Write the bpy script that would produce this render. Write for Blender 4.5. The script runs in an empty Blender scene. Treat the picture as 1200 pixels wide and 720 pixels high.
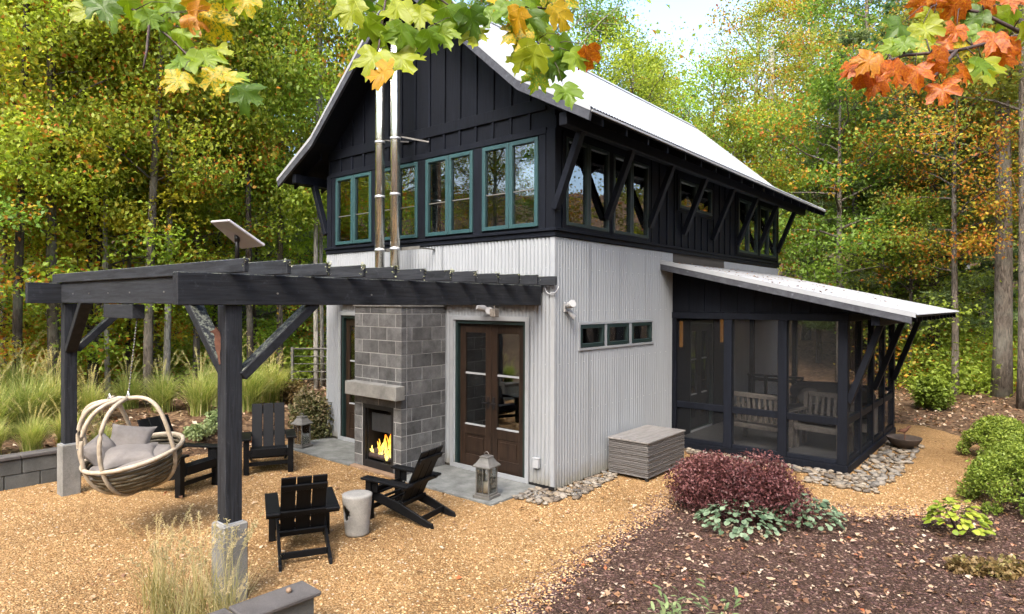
import bpy, bmesh, math, random
import numpy as np
from mathutils import Vector, Matrix
R = math.radians
random.seed(7); rng = np.random.default_rng(7)
scene = bpy.context.scene
col = scene.collection

# ------------------------------------------------------------------ camera
CAM = np.array([5.1719, -7.1021, 2.6]); YAW, PITCH, ROLL, FPX = 0.6958, -0.0059, 0.0039, 742.86
_cy, _sy = math.cos(YAW), math.sin(YAW)
FW = np.array([-_sy*math.cos(PITCH), _cy*math.cos(PITCH), math.sin(PITCH)])
RT = np.array([_cy, _sy, 0.0]); UP = np.cross(RT, FW)
RT, UP = RT*math.cos(ROLL)+UP*math.sin(ROLL), -RT*math.sin(ROLL)+UP*math.cos(ROLL)
cam_data = bpy.data.cameras.new('camera'); cam = bpy.data.objects.new('camera', cam_data); col.objects.link(cam)
cam_data.sensor_width = 36; cam_data.lens = FPX/1200*36; cam_data.clip_end = 2000; cam_data.clip_start = 0.05
m = Matrix.Identity(4)
for i in range(3):
    m[i][0] = RT[i]; m[i][1] = UP[i]; m[i][2] = -FW[i]; m[i][3] = CAM[i]
cam.matrix_world = m
scene.camera = cam
def at(u, v, d):                       # a point of the place at depth d (used once, to survey positions)
    return CAM + d*(FW + RT*(u-600)/FPX - UP*(v-360)/FPX)
# ------------------------------------------------------------------ light
SUN_EL, SUN_AZ = 48, 160               # degrees; azimuth clockwise from +Y
world = bpy.data.worlds.new('World'); scene.world = world; world.use_nodes = True
wn = world.node_tree.nodes; wl = world.node_tree.links
for n in list(wn): wn.remove(n)
wo = wn.new('ShaderNodeOutputWorld'); wb = wn.new('ShaderNodeBackground'); sk = wn.new('ShaderNodeTexSky')
sk.sky_type = 'NISHITA'; sk.sun_disc = False; sk.sun_elevation = R(SUN_EL); sk.sun_rotation = R(SUN_AZ)
sk.air_density = 1.0; sk.dust_density = 3.5; sk.ozone_density = 1.0
wb.inputs[1].default_value = 0.15
wl.new(sk.outputs[0], wb.inputs[0]); wl.new(wb.outputs[0], wo.inputs[0])
sd = bpy.data.lights.new('sun', 'SUN'); sd.energy = 1.15; sd.angle = R(30); sd.color = (1.0, 0.955, 0.88)
so = bpy.data.objects.new('sun', sd); col.objects.link(so)
_a, _e = R(SUN_AZ), R(SUN_EL)
sdir = Vector((math.sin(_a)*math.cos(_e), math.cos(_a)*math.cos(_e), math.sin(_e)))
so.rotation_euler = (-sdir).to_track_quat('-Z', 'Y').to_euler(); so.location = sdir*60
scene.view_settings.view_transform = 'Standard'; scene.view_settings.look = 'None'
scene.view_settings.exposure = 2.25; scene.view_settings.gamma = 1.0
cyc = scene.cycles
cyc.use_adaptive_sampling = True; cyc.adaptive_threshold = .03; cyc.max_bounces = 5; cyc.diffuse_bounces = 3; cyc.glossy_bounces = 3; cyc.transmission_bounces = 4; cyc.transparent_max_bounces = 12
cyc.use_denoising = True; cyc.caustics_reflective = False; cyc.caustics_refractive = False
scene.render.film_transparent = False

# ------------------------------------------------------------------ helpers: objects
def tag(o, label=None, cat=None, group=None, kind=None):
    if label: o['label'] = label
    if cat: o['category'] = cat
    if group: o['group'] = group
    if kind: o['kind'] = kind
    return o
def empty(name, loc=(0,0,0), rz=0, label=None, cat=None, group=None):
    o = bpy.data.objects.new(name, None); col.objects.link(o); o.empty_display_size = .1
    o.location = loc; o.rotation_euler = (0,0,rz)
    return tag(o, label, cat, group)
def link(name, me, mat=None, parent=None, loc=None, rot=None, bevel=0):
    o = bpy.data.objects.new(name, me); col.objects.link(o)
    if mat is not None and not me.materials: me.materials.append(mat)
    if parent is not None: o.parent = parent
    if loc is not None: o.location = loc
    if rot is not None: o.rotation_euler = rot
    if bevel:
        b = o.modifiers.new('bevel', 'BEVEL'); b.width = bevel; b.segments = 1; b.limit_method = 'ANGLE'
    return o
def copy_tree(o, parent=None):
    c = o.copy(); col.objects.link(c); c.parent = parent
    for ch in list(o.children): copy_tree(ch, c)
    return c
class MB:
    def __init__(s): s.v = []; s.f = []; s.sm = []
    def add(s, vs, fs, smooth=False):
        b = len(s.v); s.v += [tuple(float(c) for c in v) for v in vs]
        s.f += [tuple(b+i for i in f) for f in fs]; s.sm += [smooth]*len(fs); return s
    def box(s, x0, x1, y0, y1, z0, z1):
        v = [(x,y,z) for z in (z0,z1) for y in (y0,y1) for x in (x0,x1)]
        return s.add(v, [(0,2,3,1),(4,5,7,6),(0,1,5,4),(2,6,7,3),(0,4,6,2),(1,3,7,5)])
    def bar(s, p, q, w, h, up=(0,0,1)):      # w across, h along up-ish
        p = Vector(p); q = Vector(q); d = (q-p).normalized(); a = d.cross(Vector(up))
        if a.length < 1e-4: a = d.cross(Vector((1,0,0)))
        a.normalize(); b = a.cross(d); a *= w/2; b *= h/2
        v = [p-a-b, p+a-b, p-a+b, p+a+b, q-a-b, q+a-b, q-a+b, q+a+b]
        return s.add(v, [(0,2,3,1),(4,5,7,6),(0,1,5,4),(2,6,7,3),(0,4,6,2),(1,3,7,5)])
    def tube(s, pts, rad, n=8, cap=True, smooth=True):
        pts = [Vector(p) for p in pts]; k = len(pts)
        if not hasattr(rad, '__len__'): rad = [rad]*k
        vs = []; ref = Vector((0,0,1))
        for i, p in enumerate(pts):
            d = (pts[min(i+1,k-1)] - pts[max(i-1,0)]).normalized()
            a = d.cross(ref)
            if a.length < .15: a = d.cross(Vector((1,0,0)))
            a.normalize(); b = d.cross(a)
            for j in range(n):
                t = 2*math.pi*j/n; vs.append(p + (a*math.cos(t)+b*math.sin(t))*rad[i])
        fs = [(i*n+j, i*n+(j+1)%n, (i+1)*n+(j+1)%n, (i+1)*n+j) for i in range(k-1) for j in range(n)]
        s.add(vs, fs, smooth)
        if cap:
            b0 = len(s.v)-len(vs)
            s.f += [tuple(b0+j for j in range(n))[::-1], tuple(b0+(k-1)*n+j for j in range(n))]; s.sm += [False]*2
        return s
    def prism(s, poly, ax, a, b):            # poly in the other two axes, extruded along axis ax from a to b
        n = len(poly)
        def mk(p, c):
            return {0:(c,p[0],p[1]), 1:(p[0],c,p[1]), 2:(p[0],p[1],c)}[ax]
        vs = [mk(p,a) for p in poly]+[mk(p,b) for p in poly]
        fs = [tuple(range(n))[::-1], tuple(range(n,2*n))]+[(i,(i+1)%n,n+(i+1)%n,n+i) for i in range(n)]
        return s.add(vs, fs)
    def lathe(s, prof, n=24, cx=0, cy=0):
        vs = [(cx+r*math.cos(2*math.pi*j/n), cy+r*math.sin(2*math.pi*j/n), z) for r,z in prof for j in range(n)]
        fs = [(i*n+j, i*n+(j+1)%n, (i+1)*n+(j+1)%n, (i+1)*n+j) for i in range(len(prof)-1) for j in range(n)]
        return s.add(vs, fs, True)
    def mesh(s, name):
        me = bpy.data.meshes.new(name); me.from_pydata(s.v, [], s.f); me.polygons.foreach_set('use_smooth', s.sm)
        bm = bmesh.new(); bm.from_mesh(me); bmesh.ops.recalc_face_normals(bm, faces=bm.faces); bm.to_mesh(me); bm.free()
        me.update(); return me
    def build(s, name, mat, parent=None, loc=None, rot=None, bevel=0, label=None):
        o = link(name, s.mesh(name), mat, parent, loc, rot, bevel)
        if label: o['label'] = label
        return o
def box(name, mat, parent, x0, x1, y0, y1, z0, z1, bevel=0, label=None):
    return MB().box(x0,x1,y0,y1,z0,z1).build(name, mat, parent, bevel=bevel, label=label)
_cache = {}
def piece(name, mat, parent, loc, size, rz=0, bevel=0, rot=None):    # a box piece sharing mesh data by size
    key = (name, mat.name, tuple(round(c,4) for c in size))
    if key not in _cache:
        a, b, c = [v/2 for v in size]; me = MB().box(-a,a,-b,b,-c,c).mesh(name); me.materials.append(mat); _cache[key] = me
    return link(name, _cache[key], None, parent, loc, rot if rot is not None else (0,0,rz), bevel)
def mesh_np(name, V, F, tone=None, smooth=False, clump=None):
    V = np.ascontiguousarray(V.reshape(-1,3), dtype=np.float32); F = np.ascontiguousarray(F, dtype=np.int32)
    n, k = F.shape
    me = bpy.data.meshes.new(name); me.vertices.add(len(V)); me.vertices.foreach_set('co', V.ravel())
    me.loops.add(n*k); me.loops.foreach_set('vertex_index', F.ravel())
    me.polygons.add(n); me.polygons.foreach_set('loop_start', np.arange(0,n*k,k,dtype=np.int32))
    if smooth: me.polygons.foreach_set('use_smooth', np.ones(n, dtype=bool))
    if tone is not None:
        a = me.attributes.new('tone', 'FLOAT', 'FACE'); a.data.foreach_set('value', np.ascontiguousarray(tone, dtype=np.float32))
    if clump is not None:
        a = me.attributes.new('clump', 'FLOAT', 'FACE'); a.data.foreach_set('value', np.ascontiguousarray(clump, dtype=np.float32))
    me.update(calc_edges=True); return me
def unit(a): return a/np.maximum(np.linalg.norm(a, axis=-1, keepdims=True), 1e-9)
def leaves_np(P, size, up=.5, droop=0.0, aspect=.62, fold=.18, rg=None):
    """kite-shaped folded leaves at P; size array; returns V, F"""
    rg = rg or rng; n = len(P)
    nrm = unit(rg.normal(size=(n,3)) + np.array([0,0,up*2.2]))
    d = rg.normal(size=(n,3)); d[:,2] -= droop*2; d = unit(d - nrm*np.sum(d*nrm,1,keepdims=True)); s = np.cross(nrm, d)
    L = np.asarray(size)[:,None]*np.ones((n,1)); W = L*aspect/2
    base = P; tip = P + d*L - nrm*L*.10; lf = P + d*L*.45 + s*W + nrm*L*fold; rt = P + d*L*.45 - s*W + nrm*L*fold
    V = np.stack([base, rt, tip, lf], 1)
    i = np.arange(n)*4; F = np.stack([i, i+1, i+2, i+3], 1)
    return V, F

# ------------------------------------------------------------------ helpers: materials
def mat(name):
    mt = bpy.data.materials.new(name); mt.use_nodes = True
    nt = mt.node_tree; b = nt.nodes['Principled BSDF']; return mt, nt, b
def N(nt, t, **kw):
    n = nt.nodes.new(t)
    for k, v in kw.items(): setattr(n, k, v)
    return n
def ramp(nt, fac, stops, interp='LINEAR'):
    r = N(nt, 'ShaderNodeValToRGB'); cr = r.color_ramp; cr.interpolation = interp
    while len(cr.elements) < len(stops): cr.elements.new(.5)
    for e, (p, c) in zip(cr.elements, stops): e.position = p; e.color = (*c, 1) if len(c) == 3 else c
    nt.links.new(fac, r.inputs[0]); return r.outputs[0]
def noise(nt, vec, scale, detail=4, rough=.55, dist=0):
    n = N(nt, 'ShaderNodeTexNoise'); n.inputs['Scale'].default_value = scale; n.inputs['Detail'].default_value = detail
    n.inputs['Roughness'].default_value = rough; n.inputs['Distortion'].default_value = dist
    if vec is not None: nt.links.new(vec, n.inputs['Vector'])
    return n.outputs['Fac']
def coords(nt, kind='Object', scale=None, rot=None):
    tc = N(nt, 'ShaderNodeTexCoord'); o = tc.outputs[kind]
    if scale or rot:
        mp = N(nt, 'ShaderNodeMapping')
        if scale: mp.inputs['Scale'].default_value = scale
        if rot: mp.inputs['Rotation'].default_value = rot
        nt.links.new(o, mp.inputs['Vector']); o = mp.outputs[0]
    return o
def wpos(nt, scale=None):
    g = N(nt, 'ShaderNodeNewGeometry'); o = g.outputs['Position']
    if scale:
        mp = N(nt, 'ShaderNodeMapping'); mp.inputs['Scale'].default_value = scale; nt.links.new(o, mp.inputs['Vector']); o = mp.outputs[0]
    return o
def mixc(nt, fac, a, b, mode='MIX'):
    x = N(nt, 'ShaderNodeMix', data_type='RGBA', blend_type=mode)
    for sock, v in ((x.inputs[0], fac), (x.inputs[6], a), (x.inputs[7], b)):
        if isinstance(v, (int,float)): sock.default_value = v
        elif isinstance(v, tuple): sock.default_value = (*v,1) if len(v) == 3 else v
        else: nt.links.new(v, sock)
    return x.outputs[2]
def math_(nt, op, a, b=0.0, clamp=False):
    x = N(nt, 'ShaderNodeMath', operation=op); x.use_clamp = clamp
    for s_, v in ((x.inputs[0], a), (x.inputs[1], b)):
        if isinstance(v, (int,float)): s_.default_value = v
        else: nt.links.new(v, s_)
    return x.outputs[0]
def bump(nt, b, h, strength=.3, dist=.01):
    x = N(nt, 'ShaderNodeBump'); x.inputs['Strength'].default_value = strength; x.inputs['Distance'].default_value = dist
    nt.links.new(h, x.inputs['Height']); nt.links.new(x.outputs[0], b.inputs['Normal'])
def setp(b, **kw):
    for k, v in kw.items():
        b.inputs[k.replace('_',' ')].default_value = (*v,1) if isinstance(v, tuple) and len(v) == 3 else v
def objrnd(nt): return N(nt, 'ShaderNodeObjectInfo').outputs['Random']

def wood(name, dark, light, rough=.6, grain=(18,18,1.2), lichen=0.0, wear=0.0, objvar=.25, spec=.35):
    mt, nt, b = mat(name); L = nt.links
    v = wpos(nt, grain); g1 = noise(nt, v, 2.2, 6, .65, .6); g2 = noise(nt, wpos(nt), 1.7, 4)
    c = ramp(nt, g1, [(.3, dark), (.72, light)])
    k = math_(nt, 'MULTIPLY_ADD', objrnd(nt), objvar*2); nt.nodes[-1].inputs[2].default_value = 1-objvar
    kk = N(nt, 'ShaderNodeCombineColor'); [L.new(k, kk.inputs[i]) for i in range(3)]
    c = mixc(nt, 1.0, c, kk.outputs[0], 'MULTIPLY')
    if wear:
        w = ramp(nt, noise(nt, wpos(nt, (3,3,3)), 5, 6, .7), [(.58,(0,0,0)),(.75,(1,1,1))])
        c = mixc(nt, math_(nt,'MULTIPLY',w,wear), c, tuple(min(1,x*3.2+.02) for x in light))
    if lichen:
        ge = N(nt, 'ShaderNodeNewGeometry'); sx = N(nt, 'ShaderNodeSeparateXYZ'); L.new(ge.outputs['Normal'], sx.inputs[0])
        upf = math_(nt, 'SMOOTHSTEP', .45, .8) if False else ramp(nt, sx.outputs[2], [(.5,(0,0,0)),(.75,(1,1,1))])
        xf = ramp(nt, sx.outputs[0], [(.8,(0,0,0)),(.95,(.9,.9,.9))])
        f = math_(nt, 'MAXIMUM', upf, math_(nt,'MULTIPLY',xf,0.0))
        li = ramp(nt, noise(nt, wpos(nt), 22, 5, .7), [(.47,(0,0,0)),(.58,(1,1,1))])
        c = mixc(nt, math_(nt,'MULTIPLY', math_(nt,'MULTIPLY', f, li), lichen), c, (.15,.16,.125))
    L.new(c, b.inputs['Base Color']); setp(b, Roughness=rough); b.inputs['Specular IOR Level'].default_value = spec
    bump(nt, b, g1, .35, .006); return mt
def plain(name, c, rough=.5, metal=0, var=.12, scale=6, bmp=0, spec=.5):
    mt, nt, b = mat(name)
    n = noise(nt, wpos(nt), scale, 5, .6)
    cc = ramp(nt, n, [(.3, tuple(x*(1-var) for x in c)), (.7, tuple(min(1,x*(1+var)) for x in c))])
    nt.links.new(cc, b.inputs['Base Color']); setp(b, Roughness=rough, Metallic=metal); b.inputs['Specular IOR Level'].default_value = spec
    if bmp: bump(nt, b, noise(nt, wpos(nt), scale*6, 5, .7), bmp, .01)
    return mt
M = {}
M['black'] = wood('black_stained_wood', (.0022,.0029,.0050), (.0066,.0084,.0138), .6, (14,14,.9), wear=.06, spec=.14)
M['pergola'] = wood('weathered_black_timber', (.0075,.0085,.0105), (.026,.0285,.034), .66, (9,9,9), lichen=0.0, wear=.22, spec=.25)
M['pergola_lichen'] = wood('lichened_black_timber', (.006,.0068,.0082), (.019,.0205,.024), .7, (9,9,9), lichen=.8, wear=.2, spec=.22)
for ax_, gs_ in (('x',(1.1,16,16)),('y',(16,1.1,16)),('z',(16,16,1.1))):
    M['perg_'+ax_] = wood('weathered_black_timber_'+ax_, (.0050,.0056,.0070), (.027,.0295,.0345), .66, gs_, lichen=.75 if ax_ != 'z' else 0, wear=.25, spec=.25)
M['black_chair'] = plain('black_poly_lumber', (.0042,.0045,.0052), .5, 0, .25, 9, 0, .14)
M['rake'] = wood('grey_black_fascia', (.03,.032,.04), (.065,.069,.08), .6, (4,4,4), wear=.3)
def metal_sheet(name, c, rough, metal):
    mt, nt, b = mat(name); n = noise(nt, wpos(nt,(1.2,1.2,.35)), 2.5, 5, .6); s = noise(nt, wpos(nt,(9,9,.5)), 3, 4, .6)
    cc = ramp(nt, n, [(.3, tuple(x*.90 for x in c)), (.7, c)])
    st = ramp(nt, s, [(.35,(.95,.945,.93)),(.6,(1,1,1))]); cc = mixc(nt, .6, cc, st, 'MULTIPLY')
    sx = N(nt,'ShaderNodeSeparateXYZ'); nt.links.new(wpos(nt), sx.inputs[0])
    spl = ramp(nt, math_(nt,'ADD', sx.outputs[2], math_(nt,'MULTIPLY', noise(nt, wpos(nt),7,5,.7), .35)), [(.2,(.74,.66,.53)),(.48,(1,1,1))])
    cc = mixc(nt, 1.0, cc, spl, 'MULTIPLY')
    nt.links.new(cc, b.inputs['Base Color']); setp(b, Roughness=rough, Metallic=metal); return mt
M['metal'] = metal_sheet('galvanised_corrugated_metal', (.28,.298,.316), .45, .25)
M['roof'] = plain('white_metal_roof', (.33,.34,.35), .40, .15, .05, 3)
M['trim'] = plain('galvanised_trim', (.32,.335,.35), .45, .3, .08, 4)
M['teal'] = plain('teal_window_paint', (.017,.052,.056), .45, 0, .12, 7)
M['dkgreen'] = plain('dark_green_paint', (.009,.021,.020), .45, 0, .12, 7)
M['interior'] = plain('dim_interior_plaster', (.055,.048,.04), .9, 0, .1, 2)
M['intfloor'] = plain('interior_floor_boards', (.12,.07,.035), .5, 0, .2, 5)
M['door'] = wood('brown_door_wood', (.009,.0055,.0035), (.033,.0185,.0112), .45, (12,12,1.0), objvar=.1)
M['concrete'] = None
def concrete(name, c, objvar=0, mott=.35, scale=5):
    mt, nt, b = mat(name); L = nt.links
    n = noise(nt, wpos(nt), scale, 7, .7); cc = ramp(nt, n, [(.28, tuple(x*(1-mott) for x in c)), (.72, tuple(x*(1+mott*.55) for x in c))])
    f = noise(nt, wpos(nt), 90, 3, .7); sp = ramp(nt, f, [(.3,(.72,.72,.72)),(.6,(1.06,1.06,1.06))]); cc = mixc(nt, .7, cc, sp, 'MULTIPLY')
    if objvar:
        r = ramp(nt, objrnd(nt), [(0,(1-objvar,)*3),(.5,(1,1,1)),(1,(1+objvar*.6,)*3)]); cc = mixc(nt, 1, cc, r, 'MULTIPLY')
    L.new(cc, b.inputs['Base Color']); setp(b, Roughness=.88); b.inputs['Specular IOR Level'].default_value = .25
    h = math_(nt,'ADD', math_(nt,'MULTIPLY', f, .6), n); bump(nt, b, h, .5, .008); return mt
M['concrete'] = concrete('cast_concrete', (.20,.195,.178), 0, .4, 4)
M['block'] = concrete('grey_concrete_block', (.125,.124,.122), .33, .6, 5)
M['mortar'] = concrete('pale_mortar', (.33,.325,.31), 0, .12, 9)
M['slab'] = concrete('bluestone_slab', (.165,.17,.16), .12, .5, 4)
M['rock'] = concrete('river_stone', (.26,.215,.155), .6, .3, 9)
M['cap'] = concrete('dark_stone_cap', (.085,.078,.074), 0, .3, 5)
M['wallblock'] = concrete('garden_wall_block', (.105,.107,.10), .2, .3, 5)
M['steel'] = plain('polished_steel_pipe', (.80,.79,.74), .24, 1.0, .1, 3)
M['galv'] = plain('galvanised_bracket', (.55,.57,.6), .4, .6, .1, 8)
M['iron'] = plain('black_iron', (.012,.012,.013), .5, .3, .2, 9)
M['plasticgrey'] = plain('pale_grey_plastic', (.30,.31,.32), .5, 0, .06, 6)
M['dishwhite'] = plain('dish_plastic', (.33,.31,.32), .5, 0, .04, 4)
M['pewter'] = plain('weathered_pewter', (.12,.115,.105), .55, .3, .25, 14)
M['candle'] = plain('candle_wax', (.75,.70,.58), .5, 0, .04, 4)
M['teak'] = wood('silvered_teak', (.12,.105,.09), (.24,.215,.185), .7, (8,8,8), objvar=.15)
M['teakdark'] = wood('basket_slat_wood', (.035,.032,.022), (.13,.108,.07), .65, (5,5,14), objvar=.35)
M['bentwood'] = wood('bent_pale_wood', (.24,.195,.14), (.42,.36,.275), .55, (6,6,6), objvar=.1)
M['cushion'] = plain('grey_linen', (.165,.15,.138), .95, 0, .08, 30, .25, .2)
M['darkcushion'] = plain('charcoal_fabric', (.03,.03,.035), .95, 0, .1, 20, .2, .2)
M['white'] = plain('white_painted', (.30,.30,.30), .5, 0, .05, 3)
M['stool'] = concrete('pale_ceramic', (.28,.268,.24), 0, .22, 7)
M['rust'] = plain('rusted_steel', (.11,.045,.025), .8, .2, .4, 20, .3)
M['rustdark'] = plain('dark_rusty_bowl', (.05,.036,.028), .75, .2, .4, 12, .3)
M['hearth'] = concrete('tan_hearth_brick', (.27,.18,.115), .2, .3, 6)
def wicker():
    mt, nt, b = mat('grey_wicker'); L = nt.links
    v = wpos(nt); w1 = N(nt,'ShaderNodeTexWave', wave_type='BANDS', bands_direction='Z'); w1.inputs['Scale'].default_value = 14; w1.inputs['Distortion'].default_value = 1.2; w1.inputs['Detail'].default_value = 2
    w1.inputs['Detail Scale'].default_value = 8; L.new(v, w1.inputs['Vector'])
    n = noise(nt, wpos(nt,(3,3,60)), 3, 4, .6)
    c = mixc(nt, .55, ramp(nt, w1.outputs['Fac'], [(.1,(.03,.028,.027)),(.6,(.10,.092,.088))]), ramp(nt, n, [(.35,(.034,.031,.029)),(.65,(.125,.116,.11))]))
    L.new(c, b.inputs['Base Color']); setp(b, Roughness=.6); bump(nt, b, w1.outputs['Fac'], .7, .008); return mt
M['wicker'] = wicker()
M['boxlid'] = wood('grey_box_lid', (.125,.117,.11), (.21,.20,.19), .55, (6,1.5,6), objvar=.08)
def glass(name, tint=(.55,.6,.58), refl=1.0):
    mt, nt, b = mat(name); L = nt.links; nt.nodes.remove(b)
    out = nt.nodes['Material Output']; tr = N(nt,'ShaderNodeBsdfTransparent'); tr.inputs[0].default_value = (*tint,1)
    gl = N(nt,'ShaderNodeBsdfGlossy'); gl.inputs['Roughness'].default_value = .015; gl.inputs[0].default_value = (.92,.94,.93,1)
    nz = N(nt,'ShaderNodeBump'); nz.inputs['Strength'].default_value = .06; nz.inputs['Distance'].default_value = .02
    L.new(noise(nt, wpos(nt), 1.6, 2), nz.inputs['Height']); L.new(nz.outputs[0], gl.inputs['Normal'])
    fr = N(nt,'ShaderNodeFresnel'); fr.inputs[0].default_value = 1.52
    f = math_(nt,'MULTIPLY_ADD', fr.outputs[0], 1.7*refl, True); nt.nodes[-1].inputs[2].default_value = .10*refl
    mx = N(nt,'ShaderNodeMixShader'); L.new(f, mx.inputs[0]); L.new(tr.outputs[0], mx.inputs[1]); L.new(gl.outputs[0], mx.inputs[2])
    L.new(mx.outputs[0], out.inputs[0]); return mt
M['glass'] = glass('window_glass'); M['lampglass'] = glass('lantern_glass', (.93,.93,.92), .5)
def screen():
    mt, nt, b = mat('insect_screen'); L = nt.links; out = nt.nodes['Material Output']
    tr = N(nt,'ShaderNodeBsdfTransparent'); mx = N(nt,'ShaderNodeMixShader'); mx.inputs[0].default_value = .15
    setp(b, Base_Color=(.012,.013,.015), Roughness=.7); L.new(tr.outputs[0], mx.inputs[1]); L.new(b.outputs[0], mx.inputs[2]); L.new(mx.outputs[0], out.inputs[0]); return mt
M['screen'] = screen()
def leafmat(name, stops=None, use_obj=True, trans=.45, autumn=None):
    """leaf: object colour x tone variation; alpha of the object colour = share of autumn leaves"""
    mt, nt, b = mat(name); L = nt.links; out = nt.nodes['Material Output']
    at_ = N(nt,'ShaderNodeAttribute'); at_.attribute_name = 'tone'; t = at_.outputs['Fac']
    if use_obj:
        oi = N(nt,'ShaderNodeObjectInfo'); base = oi.outputs['Color']
        k = ramp(nt, t, [(0,(.66,.72,.68)),(.5,(1,1,1)),(1,(1.38,1.30,1.0))]); c = mixc(nt, 1, base, k, 'MULTIPLY')
        fr = math_(nt,'FRACT', math_(nt,'MULTIPLY', t, 37.7))
        ac = N(nt,'ShaderNodeAttribute'); ac.attribute_name = 'clump'
        isau = math_(nt,'LESS_THAN', math_(nt,'ADD', math_(nt,'MULTIPLY', ac.outputs['Fac'], .86), math_(nt,'MULTIPLY', fr, .14)), oi.outputs['Alpha'])
        au = ramp(nt, math_(nt,'FRACT', math_(nt,'MULTIPLY', t, 91.3)), autumn or [(0,(.38,.36,.04)),(.35,(.48,.34,.04)),(.6,(.52,.22,.03)),(1,(.42,.12,.03))])
        c = mixc(nt, isau, c, au)
    else: c = mixc(nt, 1, ramp(nt, t, stops), ramp(nt, objrnd(nt), [(0,(.78,.80,.72)),(.5,(1,1,1)),(1,(1.22,1.12,1.0))]), 'MULTIPLY') if 'grass' in name else ramp(nt, t, stops)
    L.new(c, b.inputs['Base Color']); setp(b, Roughness=.5); b.inputs['Specular IOR Level'].default_value = .3
    tl = N(nt,'ShaderNodeBsdfTranslucent'); L.new(mixc(nt, 1, c, (1.15,1.2,.75), 'MULTIPLY'), tl.inputs[0])
    mx = N(nt,'ShaderNodeMixShader'); mx.inputs[0].default_value = trans
    L.new(b.outputs[0], mx.inputs[1]); L.new(tl.outputs[0], mx.inputs[2]); L.new(mx.outputs[0], out.inputs[0]); return mt
M['leaf'] = leafmat('forest_leaf', trans=.52)
M['needle'] = leafmat('pine_needle', trans=.25)
M['litterleaf'] = leafmat('fallen_leaf', [(0,(.11,.055,.03)),(.35,(.25,.135,.07)),(.6,(.38,.27,.17)),(.85,(.50,.41,.31)),(1,(.33,.10,.035))], False, .15)
M['pebble'] = leafmat('gravel_pebble', [(0,(.135,.06,.02)),(.3,(.285,.155,.058)),(.6,(.40,.25,.108)),(.85,(.50,.365,.20)),(1,(.30,.255,.195))], False, 0.0)
M['chip'] = leafmat('mulch_chip', [(0,(.034,.017,.014)),(.4,(.080,.041,.034)),(.75,(.135,.074,.058)),(.9,(.21,.14,.105)),(1,(.30,.22,.16))], False, 0.0)
M['jmaple'] = leafmat('red_maple_leaf', [(0,(.032,.010,.011)),(.45,(.085,.028,.029)),(.8,(.17,.068,.064)),(1,(.27,.15,.13))], False, .3)
M['boxleaf'] = leafmat('boxwood_leaf', [(0,(.085,.13,.018)),(.6,(.19,.255,.035)),(1,(.33,.38,.07))], False, .35)
M['grass'] = leafmat('ornamental_grass_blade', [(0,(.17,.24,.05)),(.45,(.33,.38,.11)),(.75,(.50,.46,.20)),(1,(.60,.50,.30))], False, .4)
M['fadedshrub'] = leafmat('faded_shrub_leaf', [(0,(.035,.04,.015)),(.45,(.09,.10,.035)),(.7,(.19,.15,.08)),(1,(.34,.27,.18))], False, .25)
M['drygrass'] = leafmat('dry_grass_blade', [(0,(.15,.16,.05)),(.4,(.34,.30,.14)),(1,(.55,.46,.29))], False, .4)
M['dryweed'] = leafmat('dry_weed', [(0,(.10,.06,.03)),(.6,(.22,.15,.06)),(1,(.24,.26,.08))], False, .3)
def bark(name, c, sc=1.0):
    mt, nt, b = mat(name); v = wpos(nt,(7*sc,7*sc,1.6*sc)); n = noise(nt, v, 3, 7, .7, .8); p = noise(nt, wpos(nt), 1.3, 4)
    cc = ramp(nt, n, [(.36, tuple(x*.35 for x in c)), (.62, tuple(x*1.3 for x in c))])
    cc = mixc(nt, math_(nt,'MULTIPLY', ramp(nt,p,[(.5,(0,0,0)),(.7,(1,1,1))]), .4), cc, (.26,.27,.22))
    nt.links.new(cc, b.inputs['Base Color']); setp(b, Roughness=.9); b.inputs['Specular IOR Level'].default_value = .2; bump(nt, b, n, 1.0, .06); return mt
M['bark'] = bark('grey_brown_bark', (.15,.125,.10)); M['barkpale'] = bark('pale_bark', (.36,.34,.30)); M['barkdark'] = bark('dark_pine_bark', (.075,.06,.05))
M['twig'] = plain('dark_twig', (.05,.03,.025), .7, 0, .2, 30)
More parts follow.
